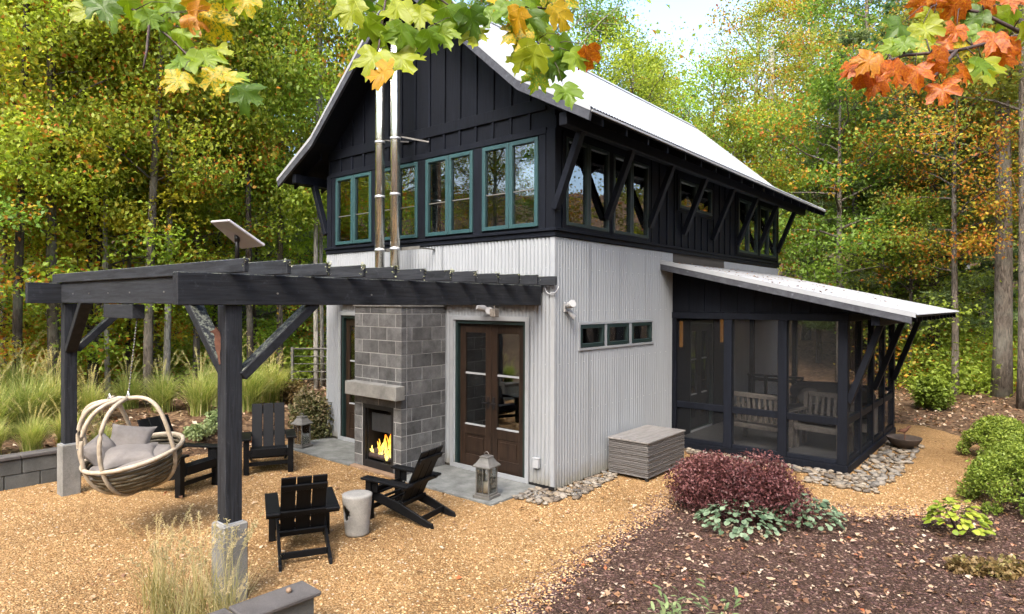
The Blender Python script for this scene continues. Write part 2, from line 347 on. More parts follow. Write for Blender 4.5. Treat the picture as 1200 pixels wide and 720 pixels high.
def lobed(name):                       # near maple leaves: colour from the object, blotches and veins
    mt, nt, b = mat(name); L = nt.links; out = nt.nodes['Material Output']
    oi = N(nt,'ShaderNodeObjectInfo'); o = coords(nt,'Object')
    rn = math_(nt,'MULTIPLY', oi.outputs['Random'], 50); cx = N(nt,'ShaderNodeCombineXYZ'); [L.new(rn, cx.inputs[i]) for i in range(3)]
    va = N(nt,'ShaderNodeVectorMath', operation='ADD'); L.new(o, va.inputs[0]); L.new(cx.outputs[0], va.inputs[1])
    n = noise(nt, va.outputs[0], 14, 4, .6)
    au = ramp(nt, n, [(.25,(.55,.27,.006)),(.45,(.50,.13,.004)),(.72,(.26,.028,.004))])
    au = mixc(nt, ramp(nt, oi.outputs['Alpha'], [(.68,(0,0,0)),(.85,(1,1,1))]), (.52,.37,.008), au)
    f = math_(nt,'ADD', n, math_(nt,'SUBTRACT', oi.outputs['Alpha'], .62)); f = ramp(nt, f, [(.36,(0,0,0)),(.50,(1,1,1))])
    c = mixc(nt, f, oi.outputs['Color'], au)
    sp = ramp(nt, noise(nt, va.outputs[0], 70, 3, .6), [(.63,(1,1,1)),(.72,(.45,.32,.15))]); c = mixc(nt, .7, c, sp, 'MULTIPLY')
    sx = N(nt,'ShaderNodeSeparateXYZ'); L.new(o, sx.inputs[0]); an = math_(nt,'ARCTAN2', sx.outputs[0], sx.outputs[1]); rad = math_(nt,'SQRT', math_(nt,'ADD', math_(nt,'MULTIPLY',sx.outputs[0],sx.outputs[0]), math_(nt,'MULTIPLY',sx.outputs[1],sx.outputs[1])))
    vn = math_(nt,'MULTIPLY', math_(nt,'ABSOLUTE', math_(nt,'SINE', math_(nt,'MULTIPLY', an, 3.7))), rad); vm = ramp(nt, vn, [(.012,(1,1,1)),(.05,(0,0,0))])
    side = math_(nt,'ABSOLUTE', math_(nt,'SINE', math_(nt,'MULTIPLY', math_(nt,'ADD', rad, math_(nt,'MULTIPLY', vn, .8)), 34))); sm = ramp(nt, side, [(.03,(.25,.25,.25)),(.14,(0,0,0))])
    vmask = math_(nt,'MAXIMUM', vm, sm); c = mixc(nt, math_(nt,'MULTIPLY', vmask, .45), c, mixc(nt, 1, c, (1.9,1.7,1.6), 'MULTIPLY'))
    bump(nt, b, vmask, .4, .01)
    L.new(c, b.inputs['Base Color']); setp(b, Roughness=.45)
    tl = N(nt,'ShaderNodeBsdfTranslucent'); L.new(mixc(nt,1,c,(1.25,1.25,.7),'MULTIPLY'), tl.inputs[0]); mx = N(nt,'ShaderNodeMixShader'); mx.inputs[0].default_value = .5
    L.new(b.outputs[0], mx.inputs[1]); L.new(tl.outputs[0], mx.inputs[2]); L.new(mx.outputs[0], out.inputs[0]); return mt
M['mapleleaf'] = lobed('maple_leaf')
def plantleaf(name, c0, c1, trans=.3):
    mt, nt, b = mat(name); L = nt.links; out = nt.nodes['Material Output']
    c = ramp(nt, objrnd(nt), [(0,c0),(1,c1)]); c = mixc(nt, .5, c, ramp(nt, noise(nt, coords(nt,'Object'), 30, 3), [(.35,(.6,.6,.6)),(.65,(1.2,1.2,1.2))]), 'MULTIPLY')
    L.new(c, b.inputs['Base Color']); setp(b, Roughness=.5); tl = N(nt,'ShaderNodeBsdfTranslucent'); L.new(c, tl.inputs[0]); mx = N(nt,'ShaderNodeMixShader'); mx.inputs[0].default_value = trans
    L.new(b.outputs[0], mx.inputs[1]); L.new(tl.outputs[0], mx.inputs[2]); L.new(mx.outputs[0], out.inputs[0]); return mt
M['silverleaf'] = plantleaf('silvery_green_leaf', (.05,.09,.04), (.23,.31,.19))
M['limeleaf'] = plantleaf('lime_leaf', (.17,.25,.02), (.42,.46,.06), .4)
M['sageleaf'] = plantleaf('sage_leaf', (.13,.20,.07), (.28,.34,.14), .35)
def ground_mat(name, a, b_, c, cell=None, scale=6, bs=.6, fine=40):
    mt, nt, b = mat(name); L = nt.links; P = wpos(nt)
    n = noise(nt, P, scale, 7, .7); n2 = noise(nt, P, fine, 5, .7); big = noise(nt, P, .55, 3)
    col_ = ramp(nt, n2, [(.28,a),(.5,b_),(.72,c)])
    if cell:
        vo = N(nt,'ShaderNodeTexVoronoi'); vo.inputs['Scale'].default_value = cell; L.new(P, vo.inputs['Vector'])
        sc_ = N(nt,'ShaderNodeSeparateColor'); L.new(vo.outputs['Color'], sc_.inputs[0])
        cellc = ramp(nt, sc_.outputs[0], [(0,a),(.45,b_),(.85,c),(1,tuple(min(1,x*1.25) for x in c))]); col_ = mixc(nt, .7, col_, cellc)
        edge = ramp(nt, vo.outputs['Distance'], [(.25,(1,1,1)),(.75,(.45,.42,.4))]); col_ = mixc(nt, .75, col_, edge, 'MULTIPLY')
        h = math_(nt,'SUBTRACT', math_(nt,'MULTIPLY', n, .6), vo.outputs['Distance'])
    else: h = math_(nt,'ADD', n, n2)
    col_ = mixc(nt, .8, col_, ramp(nt, big, [(.32,(.70,.67,.64)),(.5,(1,1,1)),(.7,(1.16,1.14,1.12))]), 'MULTIPLY')
    col_ = mixc(nt, .6, col_, ramp(nt, n, [(.3,(.70,.68,.66)),(.7,(1.15,1.15,1.15))]), 'MULTIPLY')
    L.new(col_, b.inputs['Base Color']); setp(b, Roughness=.95); b.inputs['Specular IOR Level'].default_value = .15; bump(nt, b, h, bs, .02); return mt
M['gravel'] = ground_mat('tan_pea_gravel', (.19,.098,.036), (.345,.205,.084), (.46,.315,.16), 62, 9, .9, 60)
M['mulch'] = ground_mat('dark_bark_mulch', (.024,.013,.010), (.066,.036,.026), (.16,.105,.075), 70, 8, 1.0, 80)
M['floor'] = ground_mat('forest_floor_litter', (.035,.021,.013), (.105,.06,.034), (.22,.15,.09), 14, 3, .9, 16)

# ------------------------------------------------------------------ the setting: terrain, gravel, mulch
def sstep(a, b, x):
    t = np.clip((x-a)/(b-a), 0, 1); return t*t*(3-2*t)
def th(x, y):
    x = np.asarray(x, float); y = np.asarray(y, float)
    dx = np.maximum(np.maximum(-6.6-x, x-6.5), 0); dy = np.maximum(np.maximum(-9-y, y-9.5), 0)
    r = np.hypot(dx, dy); h = .025*r + .0024*np.minimum(r,90)**2
    w = np.where(y < -3.9, sstep(5.92, 5.99, -x), sstep(5.7, 7.0, -x))
    return h + .40*w*sstep(-9, -7, y+0*x)*(1-.6*sstep(2, 5, y))
g = np.linspace(-1, 1, 181); ax = np.sinh(g*4.2)/np.sinh(4.2)*170
gx, gy = np.meshgrid(ax-4.0, ax); gz = th(gx, gy) - .03 + .05*np.sin(gx*.9)*np.sin(gy*.7)*(np.hypot(gx,gy) > 14)
n = len(ax); idx = np.arange(n*n).reshape(n,n)
F = np.stack([idx[:-1,:-1], idx[:-1,1:], idx[1:,1:], idx[1:,:-1]], -1).reshape(-1,4)
tag(link('ground', mesh_np('ground', np.stack([gx,gy,gz],-1), F, smooth=True), M['floor']), kind='structure')
def sheet(name, poly, z, mt, wob=.05, step=.18):
    pts = []
    for i, p in enumerate(poly):
        q = poly[(i+1) % len(poly)]; d = math.dist(p, q); k = max(1, int(d/step))
        for j in range(k):
            t = j/k; pts.append((p[0]+(q[0]-p[0])*t+random.uniform(-wob,wob), p[1]+(q[1]-p[1])*t+random.uniform(-wob,wob)))
    bm = bmesh.new(); vs = [bm.verts.new((*p, z)) for p in pts]; f = bm.faces.new(vs)
    if f.normal.z < 0: f.normal_flip()
    bmesh.ops.triangulate(bm, faces=[f]); me = bpy.data.meshes.new(name); bm.to_mesh(me); bm.free()
    return tag(link(name, me, mt), kind='structure')
MULCH = [(1.85,-9.0),(1.80,-3.1),(1.72,-2.4),(1.60,-1.4),(1.52,-.2),(1.36,.6),(1.42,1.15),(1.9,1.6),(2.5,1.78),(3.0,1.74),(3.45,1.72),(3.9,2.1),(4.2,2.45),(4.6,3.2),(4.8,3.9),(5.0,6.8),(5.6,8.0),(7.2,8.2),(8,2),(8,-9)]
GRAVEL = [(-5.9,-8.9),(2.2,-8.9),(2.2,1.2),(4.6,2.0),(5.3,4.4),(4.7,6.6),(3.9,8.3),(3.2,9.0),(.2,9.0),(-5.2,3.0),(-6.6,2.2),(-6.9,1.1),(-5.7,.1),(-5.75,-1.3),(-5.85,-3.2)]
sheet('gravel_yard', GRAVEL, 0.0, M['gravel'], .04)
sheet('mulch_bed', MULCH, 0.006, M['mulch'], .03, .22)
BED = [(-5.7,.1),(-5.75,-1.3),(-5.9,-3.2),(-6.4,-3.2),(-7.2,-2),(-7.2,.6),(-6.2,.7)]
def inpoly(poly, x, y):
    x = np.asarray(x); y = np.asarray(y); r = np.zeros(x.shape, bool); j = len(poly)-1
    for i in range(len(poly)):
        xi, yi = poly[i]; xj, yj = poly[j]
        r ^= ((yi > y) != (yj > y)) & (x < (xj-xi)*(y-yi)/(yj-yi+1e-12)+xi); j = i
    return r
def scatter(poly, n, keep=None):
    px = [p[0] for p in poly]; py = [p[1] for p in poly]
    x = rng.uniform(min(px), max(px), n); y = rng.uniform(min(py), max(py), n)
    k = inpoly(poly, x, y)
    if keep is not None: k &= keep(x, y)
    return x[k], y[k]
OCT = np.array([(1,0,0),(0,1,0),(-1,0,0),(0,-1,0),(0,0,1)], float); OCTF = np.array([(0,1,4),(1,2,4),(2,3,4),(3,0,4)])
def pebbles(name, x, y, z, s0, s1, flat, mt, stretch=1.0, label=None, cat=None):
    n = len(x); s = rng.uniform(s0, s1, n); a = rng.uniform(0, 6.28, n); k = rng.uniform(.7, 1.3, (n,2))
    v = OCT[None]*np.stack([s*k[:,0]*stretch, s*k[:,1], s*flat], 1)[:,None,:]
    v += rng.normal(0, .12, v.shape)*s[:,None,None]*.6
    c, si = np.cos(a)[:,None], np.sin(a)[:,None]
    vx = v[...,0]*c - v[...,1]*si; vy = v[...,0]*si + v[...,1]*c
    V = np.stack([vx+x[:,None], vy+y[:,None], v[...,2]+np.broadcast_to(z, (n,))[:,None]], -1)
    F = (OCTF[None]+(np.arange(n)*5)[:,None,None]).reshape(-1,3)
    o = link(name, mesh_np(name, V, F, np.repeat(rng.uniform(0,1,n), 4)), mt)
    return tag(o, label, cat, None, 'stuff')
house_free = lambda x, y: ~((x < .02) & (x > -5.4) & (y > -.02)) & ~((x < 2.95) & (x > -.1) & (y > 3.6) & (y < 7.7)) & ~((x > -5.3) & (x < -.15) & (y > -1.0) & (y < .1))
x, y = scatter(GRAVEL, 85000, lambda x, y: house_free(x, y) & ~inpoly(MULCH, x, y) & ((np.hypot(x-CAM[0], y-CAM[1]) < 12)))
pebbles('loose_gravel', x, y, 0.0, .006, .015, .75, M['pebble'], 1.1, 'loose tan pea gravel covering the yard around the chairs', 'gravel')
x, y = scatter(MULCH, 70000, lambda x, y: np.hypot(x-CAM[0], y-CAM[1]) < 13)
ei = rng.integers(1, 15, 5000); et = rng.uniform(0,1,5000); ep = np.array(MULCH); ex = ep[ei,0]*(1-et)+ep[ei+1,0]*et+rng.normal(0,.11,5000); ey = ep[ei,1]*(1-et)+ep[ei+1,1]*et+rng.normal(0,.11,5000)
gx_ = ep[ei,0]*(1-et)+ep[ei+1,0]*et+rng.normal(0,.10,5000); gy_ = ep[ei,1]*(1-et)+ep[ei+1,1]*et+rng.normal(0,.10,5000)
pebbles('scattered_gravel', gx_, gy_, .010, .006, .014, .75, M['pebble'], 1.1, 'gravel scattered along the ragged edge of the mulch bed', 'gravel')
x = np.concatenate([x, ex]); y = np.concatenate([y, ey])
pebbles('mulch_chips', x, y, .008, .005, .013, .6, M['chip'], 2.0, 'dark shredded bark chips covering the planting bed', 'mulch')
def litter(name, x, y, s0, s1, label, up=1.6):
    z = np.where(inpoly(GRAVEL, x, y) | inpoly(MULCH, x, y), .022, th(x,y)-.005)
    P = np.stack([x, y, z], 1); V, F = leaves_np(P, rng.uniform(s0, s1, len(x)), up, 0, .75, .16)
    # oak-like outline: pinch by splitting each leaf into two offset kites
    V2, F2 = leaves_np(P+rng.normal(0,.012,P.shape)*[1,1,.3], rng.uniform(s0,s1,len(x))*.75, up, 0, .6, .2)
    t = rng.uniform(0,1,len(x))
    me = mesh_np(name, np.concatenate([V.reshape(-1,3),V2.reshape(-1,3)]), np.concatenate([F,F2+len(x)*4]), np.concatenate([t,t]))
    return tag(link(name, me, M['litterleaf']), label, 'leaves', None, 'stuff')
x, y = scatter(MULCH, 6500, lambda x, y: rng.uniform(0,1,x.shape) < .5+.5*(x > 2.2))
litter('fallen_leaves', x, y, .03, .075, 'pale fallen oak leaves strewn over the dark mulch')
x, y = scatter(GRAVEL, 900, house_free)
litter('fallen_leaves', x, y, .03, .07, 'brown fallen leaves dotted over the tan gravel')
x = rng.uniform(-16, 12, 16000); y = rng.uniform(-7, 20, 16000); k = ~(inpoly(GRAVEL,x,y) | inpoly(MULCH,x,y)) & house_free(x,y) & (np.hypot(x-CAM[0],y-CAM[1]) > 5)
litter('fallen_leaves', x[k], y[k], .06, .13, 'thick autumn leaf litter on the forest floor', 1.2)

# ------------------------------------------------------------------ the house
W, LEN = 5.37, 9.62
house = empty('house', (0,0,0), 0, 'two-storey house with pale corrugated metal below and black board siding above', 'house')
def cells(u0, u1, z0, z1, ops):
    """split a wall rectangle into rectangles around its openings (u0,u1,z0,z1)"""
    us = sorted({u0, u1, *[o[0] for o in ops], *[o[1] for o in ops]}); us = [u for u in us if u0 <= u <= u1]; out = []
    for a, b in zip(us, us[1:]):
        if b-a < 1e-4: continue
        zs = z0
        for o in sorted([o for o in ops if o[0] < (a+b)/2 < o[1]], key=lambda o: o[2]):
            if o[2] > zs+1e-4: out.append((a,b,zs,o[2]))
            zs = max(zs, o[3])
        if zs < z1-1e-4: out.append((a,b,zs,z1))
    return out
FRONT, SIDE = 'f', 's'
def wallbox(mb, face, a, b, z0, z1, d0, d1):     # d0..d1: distance outward from the wall plane
    if face == FRONT: mb.box(a,b,-d1,-d0,z0,z1)
    elif face == SIDE: mb.box(d0,d1,a,b,z0,z1)
    elif face == 'l': mb.box(-W-d1,-W-d0,a,b,z0,z1)
    else: mb.box(a,b,LEN+d0,LEN+d1,z0,z1)
def corrugated(face, a, b, z0, z1, out=.016, amp=.0125, per=.0677):
    k = max(2, int((b-a)/per*6)); u = np.linspace(a, b, k+1); d = out+amp*np.sin(2*np.pi*u/per)
    V = []
    for z in (z0, z1):
        for uu, dd in zip(u, d): V.append((uu,-dd,z) if face == FRONT else (dd,uu,z))
    F = np.array([(i,i+1,k+2+i,k+1+i) if face == FRONT else (i,i+1,k+2+i,k+1+i) for i in range(k)])
    return link('metal_panel', mesh_np('metal_panel', np.array(V), F, smooth=True), M['metal'], house)
# openings
FD = (-1.915,-.495,.03,2.335); LD = (-4.92,-4.0,.03,2.36)
SW = [(.60,1.27,1.95,2.29),(1.36,2.03,1.95,2.29),(2.12,2.82,1.95,2.29)]
PAIRS = [(-5.10,-4.02),(-3.86,-2.79),(-2.60,-1.53),(-1.34,-.27)]; UW = [(a,b,3.68,4.95) for a,b in PAIRS]
SU = [(.24,1.40,3.70,4.95),(1.52,2.68,3.70,4.95),(3.88,5.38,4.38,4.92),(6.86,8.10,3.75,4.95),(8.22,9.44,3.75,4.95)]
PD = [(4.42,5.52,.14,2.25)]       # porch-side glazed doors
# wall cores (inner face kept dim)
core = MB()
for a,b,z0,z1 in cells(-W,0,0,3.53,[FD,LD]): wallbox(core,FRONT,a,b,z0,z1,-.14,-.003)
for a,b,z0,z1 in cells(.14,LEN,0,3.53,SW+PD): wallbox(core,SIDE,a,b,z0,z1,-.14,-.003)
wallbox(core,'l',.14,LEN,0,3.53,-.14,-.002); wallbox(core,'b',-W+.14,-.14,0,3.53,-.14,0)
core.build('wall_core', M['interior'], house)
for (f, segs) in ((FRONT, cells(-W,0,.06,3.52,[FD,LD])), (SIDE, cells(0,3.62,.02,3.52,SW))):
    for a,b,z0,z1 in segs: corrugated(f,a,b,z0,z1)
box('porch_house_wall', M['black'], house, -.001,.02, 3.64,4.40, .12,3.3); box('porch_house_wall', M['black'], house, 0,.02, 4.40,5.54, 2.28,3.3); box('porch_house_wall', M['black'], house, 0,.02, 5.54,6.08, .12,3.3); corrugated(SIDE,6.08,LEN,.1,3.5)
upc = MB()
for a,b,z0,z1 in cells(-W,0,3.53,5.0,UW): wallbox(upc,FRONT,a,b,z0,z1,-.12,0)
for a,b,z0,z1 in cells(.12,LEN,3.53,5.35,SU): wallbox(upc,SIDE,a,b,z0,z1,-.12,0)
wallbox(upc,'l',.12,LEN,3.53,5.3,-.12,0); wallbox(upc,'b',-W+.12,-.12,3.53,5.3,-.12,0)
ZE, ZK, ZR = 5.01, 5.63, 7.80; XE, XK, XR = .91, -.24, -W/2        # roof line: eave, kink, ridge
def roofz(x):
    xx = x if x > XR else 2*XR-x
    return ZK+(XK-xx)/(XK-XR)*(ZR-ZK) if xx < XK else ZE+(XE-xx)/(XE-XK)*(ZK-ZE)
for yy in (0.0, LEN-.12):
    upc.prism([(-W,5.0),(0,5.0),(0,roofz(0)-.06),(XK,ZK-.06),(XR,ZR-.06),(2*XR-XK,ZK-.06),(-W,roofz(-W)-.06)], 1, yy, yy+.12)
upc.build('upper_wall', M['black'], house)
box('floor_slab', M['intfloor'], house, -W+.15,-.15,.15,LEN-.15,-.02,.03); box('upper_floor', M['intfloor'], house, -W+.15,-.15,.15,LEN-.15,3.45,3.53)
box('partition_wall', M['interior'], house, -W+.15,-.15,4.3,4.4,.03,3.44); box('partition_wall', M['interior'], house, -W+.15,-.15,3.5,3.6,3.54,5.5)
box('corner_trim', M['trim'], house, -.035,.022,-.022,.035,.06,3.52)
box('corner_trim', M['trim'], house, -W-.02,-W+.05,-.024,.05,.06,3.52)
box('base_trim', M['iron'], house, -.5,.012,-.014,.01,.0,.055); box('base_trim', M['iron'], house, .0,.008,.04,3.62,-.01,.03)
for xx in (-.62,-2.2,-4.05): box('sheet_lap', M['metal'], house, xx-.005,xx+.005,-.0305,-.0285,2.44,3.52)
for yy in (.86,1.72,2.58): 
    for z0,z1 in ((.03,1.90),(2.34,3.52)): box('sheet_lap', M['metal'], house, .0285,.0305,yy-.005,yy+.005,z0,z1)
sc_mb = MB()
for zz in (.35,1.05,1.75,2.5,3.1,3.42):
    for yy in np.arange(.10,3.55,.2031):
        if 1.9 < zz < 2.34 and .5 < yy < 2.9: continue
        sc_mb.tube([(.024,yy,zz),(.031,yy,zz)],.0045,6)
    for xx in np.arange(-5.2,-.1,.2031):
        if (zz < 2.42 and (-2.0 < xx < -.42 or -5.0 < xx < -3.9)) or -3.28 < xx < -2.1 and zz < 2.6: continue
        sc_mb.tube([(xx,-.024,zz),(xx,-.031,zz)],.0045,6)
tag(sc_mb.build('wall_screws', M['galv'], house), kind='stuff')
# belly band
box('band_board', M['black'], house, -W-.03,.045,-.045,-.001,3.53,3.60, .004); box('band_board', M['black'], house, .001,.045,.0,LEN+.03,3.53,3.60, .004)
box('band_cap', M['black'], house, -W-.05,.075,-.075,-.001,3.603,3.645, .004); box('band_cap', M['black'], house, .001,.075,.0,LEN+.05,3.603,3.645, .004)
# corner boards, window head / frieze boards
box('corner_board', M['black'], house, -.13,.024,-.024,-.001,3.647,5.02, .003); box('corner_board', M['black'], house, .001,.024,0,.12,3.647,5.2, .003)
box('corner_board', M['black'], house, -W-.02,-W+.12,-.024,-.001,3.647,5.02, .003); box('corner_board', M['black'], house, .001,.024,LEN-.12,LEN+.02,3.647,5.2,.003)
box('head_board', M['black'], house, -W+.122,-.132,-.032,-.001,4.965,5.055, .003)
box('gable_band', M['black'], house, -W+.14,-.14,-.034,-.001,5.30,5.47, .003)
for a,b in [(-5.10-.13,-5.10),(-4.02,-3.86),(-2.79,-2.60),(-1.53,-1.34),(-.27,-.14)]:
    box('mullion_board', M['black'], house, a+.004,b-.004,-.022,-.001,3.648,4.962, .003)
# battens
for i in range(15):
    xx = -.44-i*.347
    piece('batten', M['black'], house, (xx,-.013,5.178), (.042,.024,.236))
    zt = roofz(xx)-.10
    if zt-5.475 > .08: box('batten', M['black'], house, xx-.021,xx+.021,-.025,-.001,5.474,zt)
for yy in np.arange(.42, LEN-.2, .30):
    inw = [o for o in SU if o[0]-.07 < yy < o[1]+.07]
    if not inw: box('batten', M['black'], house, .001,.022,yy-.02,yy+.02,3.65,5.28)
    elif inw[0][2] > 4: box('batten', M['black'], house, .001,.022,yy-.02,yy+.02,3.65,inw[0][2]-.09)
# windows
def frame_mb(face, a, b, z0, z1, t, d0, d1):
    m_ = MB(); wallbox(m_,face,a,a+t,z0,z1,d0,d1); wallbox(m_,face,b-t,b,z0,z1,d0,d1)
    wallbox(m_,face,a+t,b-t,z0,z0+t,d0,d1); wallbox(m_,face,a+t,b-t,z1-t,z1,d0,d1); return m_
def pane(face, a, b, z0, z1, d, parent, mt=None):
    m_ = MB(); wallbox(m_,face,a,b,z0,z1,d-.006,d); return m_.build('pane', mt or M['glass'], parent)
def casement(face, a, b, z0, z1, mt, t=.055, bar=None):
    w_ = frame_mb(face,a,b,z0,z1,t,-.05,.035).build('window', mt, house, bevel=.004)
    pane(face,a+t,b-t,z0+t,z1-t,-.005,w_)
    if bar is not None:
        m_ = MB(); wallbox(m_,face,a+t,b-t,bar-.007,bar+.007,-.03,.002); m_.build('glazing_bar', M['pewter'], w_)
    return w_
for a,b in PAIRS:
    c = (a+b)/2
    casement(FRONT,a+.005,c-.004,3.685,4.945,M['teal'],.06,4.22); casement(FRONT,c+.004,b-.005,3.685,4.945,M['teal'],.06,4.22)
for a,b,z0,z1 in SU:
    c = (a+b)/2
    for p,q in ((a+.005,c-.004),(c+.004,b-.005)): casement(SIDE,p,q,z0+.005,z1-.005,M['dkgreen'],.05)
    m_ = frame_mb(SIDE,a-.075,b+.075,z0-.055,z1+.075,.07,.002,.028); m_.build('window_casing', M['black'], house)
for a,b,z0,z1 in SW: casement(SIDE,a+.004,b-.004,z0+.004,z1-.004,M['dkgreen'],.055)
frame_mb(SIDE,.565,2.855,1.915,2.325,.033,.022,.04).build('window_trim', M['trim'], house)
for yy in (1.315,2.075): box('window_trim', M['trim'], house, .0,.03,yy-.028,yy+.028,1.95,2.29)
# doors
def french(face, a, b, z0, z1, mt, leaves=2, d=-.05):
    fr = frame_mb(face,a,b,z0-.02,z1,.05,-.13,.005).build('door_frame', M['dkgreen'], house)
    m_ = MB(); wallbox(m_,face,a+.05,b-.05,z0-.02,z0+.02,-.13,.02); m_.build('threshold', M['galv'], fr)
    w = (b-a-.1)/leaves
    for i in range(leaves):
        p, q = a+.05+i*w+.004, a+.05+(i+1)*w-.004; st = .115
        lf = MB()
        for (u0,u1,v0,v1) in ((p,p+st,z0+.03,z1-.055),(q-st,q,z0+.03,z1-.055),(p+st,q-st,z0+.03,z0+.22),(p+st,q-st,z0+.54,z0+.69),(p+st,q-st,z1-.19,z1-.055)):
            wallbox(lf,face,u0,u1,v0,v1,d-.045,d)
        o = lf.build('door_leaf', mt, house, bevel=.004)
        m_ = MB(); wallbox(m_,face,p+st,q-st,z0+.22,z0+.54,d-.035,d-.018); wallbox(m_,face,p+st+.05,q-st-.05,z0+.27,z0+.49,d-.03,d-.006); m_.build('lower_panel', mt, o)
        pane(face,p+st,q-st,z0+.69,z1-.19,d-.02,o)
        m_ = MB(); wallbox(m_,face,p+st,q-st,1.50,1.528,d-.03,d-.008); m_.build('glazing_bar', M['plasticgrey'], o)
        m_ = MB(); wallbox(m_,face,p+st,q-st,z0+.68,z0+.70,d-.03,d+.008); m_.build('glazing_bead', M['plasticgrey'], o)
        hx = (q-.05) if i == 0 else (p+.05)
        m_ = MB(); wallbox(m_,face,hx-.02,hx+.02,1.0,1.18,d,d+.012); wallbox(m_,face,hx-.012,hx+.012,1.08,1.10,d+.012,d+.06)
        wallbox(m_,face,hx-.09 if i == 0 else hx-.012,hx+.012 if i == 0 else hx+.09,1.08,1.1,d+.05,d+.066); m_.build('door_handle', M['iron'], o)
    return fr
french(FRONT,*FD,M['door']); french(FRONT,*LD,M['door'],1)
frame_mb(FRONT,-2.0,-.42,.03,2.405,.065,.018,.035).build('door_trim', M['trim'], house)
frame_mb(FRONT,-5.0,-3.92,.03,2.43,.065,.018,.035).build('door_trim', M['trim'], house)
for a,b,z0,z1 in PD: french(SIDE,a,b,z0,z1,M['iron'],2)
# wall fittings
def fitting(name, mb, mt, label=None): return mb.build(name, mt, house, bevel=.003, label=label)
fl = MB().box(-1.17,-1.07,-.05,-.022,2.44,2.54); fitting('floodlight', fl, M['white'])
f2 = MB().tube([(-1.15,-.06,2.47),(-1.19,-.13,2.52),(-1.24,-.22,2.56)],[.03,.045,.06],10).tube([(-1.09,-.06,2.47),(-1.06,-.13,2.48),(-1.03,-.2,2.49)],[.03,.045,.058],10); fitting('floodlight_head', f2, M['white'])
fitting('floodlight', MB().box(.022,.045,.19,.31,2.48,2.62), M['white']); fitting('floodlight_head', MB().tube([(.05,.22,2.56),(.13,.2,2.58),(.2,.17,2.60)],[.03,.05,.055],10).tube([(.05,.28,2.5),(.1,.3,2.44),(.13,.32,2.40)],[.025,.04,.045],10), M['white'])
for xx,zz in ((-.262,.357),(-5.24,.309)):
    fitting('outlet_box', MB().box(xx-.05,xx+.05,-.075,-.02,zz-.07,zz+.06), M['plasticgrey']); fitting('outlet_lid', MB().box(xx-.055,xx+.055,-.082,-.02,zz+.062,zz+.074), M['plasticgrey'])
# roof
def profile(dz=0.0, both=True):
    r = [(XE,ZE+dz),(XK,ZK+dz),(XR,ZR+dz)]
    return r + [(2*XR-XK,ZK+dz),(2*XR-XE,ZE+dz)]
Y0, Y1 = -.52, 10.42
pr_ = profile(-.02); deck = MB().prism(pr_+[(x_,z_-.05) for x_,z_ in reversed(pr_)], 1, Y0+.03, Y1-.03).build('roof', M['black'], house)
u = np.linspace(Y0, Y1, int((Y1-Y0)/.0677*5)+1); w_ = .010*np.sin(2*np.pi*u/.0677)
for side in (0,1):
    pts = [(XE+.03,ZE-.016),(XK,ZK),(XR,ZR)]; V = []
    for (x_,z_) in pts:
        x_ = x_ if side == 0 else 2*XR-x_
        V += [(x_, uu, z_+.006+ww) for uu,ww in zip(u,w_)]
    k = len(u); F = np.array([(r*k+i, r*k+i+1, (r+1)*k+i+1, (r+1)*k+i) for r in range(2) for i in range(k-1)])
    link('roof_sheet', mesh_np('roof_sheet', np.array(V), F, smooth=True), M['roof'], deck)
MB().prism([(XR-.16,ZR-.10),(XR,ZR+.035),(XR+.16,ZR-.10),(XR+.15,ZR-.125),(XR,ZR+.012),(XR-.15,ZR-.125)],1,Y0-.02,Y1+.02).build('ridge_cap', M['roof'], deck)
for yy in (Y0-.02, Y1-.03):
    for s_ in (0,1):
        P = [(XE+.02,ZE-.02),(XK,ZK-.005),(XR,ZR-.005)]; P = [(x_ if s_ == 0 else 2*XR-x_, z_) for x_,z_ in P]
        for i in range(2):
            a, b = P[i], P[i+1]; MB().prism([a,b,(b[0],b[1]-.19),(a[0],a[1]-(.14 if i == 0 else .165))] if i else [a,b,(b[0],b[1]-.165),(a[0]-.03*(1-2*s_),a[1]-.14)],1,yy,yy+.05).build('rake_board', M['rake'] if yy < 0 else M['black'], deck)
            MB().prism([(a[0],a[1]+.03),(b[0],b[1]+.03),(b[0],b[1]-.03),(a[0],a[1]-.03)],1,yy-.006 if yy < 0 else yy+.052,yy-.001 if yy < 0 else yy+.057).build('rake_flashing', M['roof'], deck)
sl = (ZK-ZE)/(XE-XK)
for yy in np.arange(-.2, 10.3, .61):
    for s_ in (0,1):
        x0_, x1_ = (-.02, XE-.03) if s_ == 0 else (-W+.02, 2*XR-XE+.03)
        z0_, z1_ = roofz(x0_)-.075, roofz(x1_)-.075
        MB().prism([(x0_,z0_),(x1_,z1_),(x1_,z1_-.10),(x0_,z0_-.14)],1,yy,yy+.045).build('rafter_tail', M['black'], deck)
for s_ in (0,1):
    a, b = (XE+.005, XE+.03); x0_, x1_ = (a,b) if s_ == 0 else (2*XR-b, 2*XR-a)
    box('eave_trim', M['roof'], deck, x0_,x1_,Y0,Y1,ZE-.055,ZE-.03)
    xb = .46 if s_ == 0 else -W-.46; zb = roofz(xb)-.20
    box('eave_beam', M['black'], house, xb-.06,xb+.06,-.46,10.2,zb-.17,zb, .006)
    for i in range(8):
        yy = -.02+i*1.36; xw = .03 if s_ == 0 else -W-.03
        MB().bar((xw,yy,3.90),(xb,yy,zb-.13),.09,.11,(0,1,0)).build('eave_brace', M['black'], house, bevel=.004)
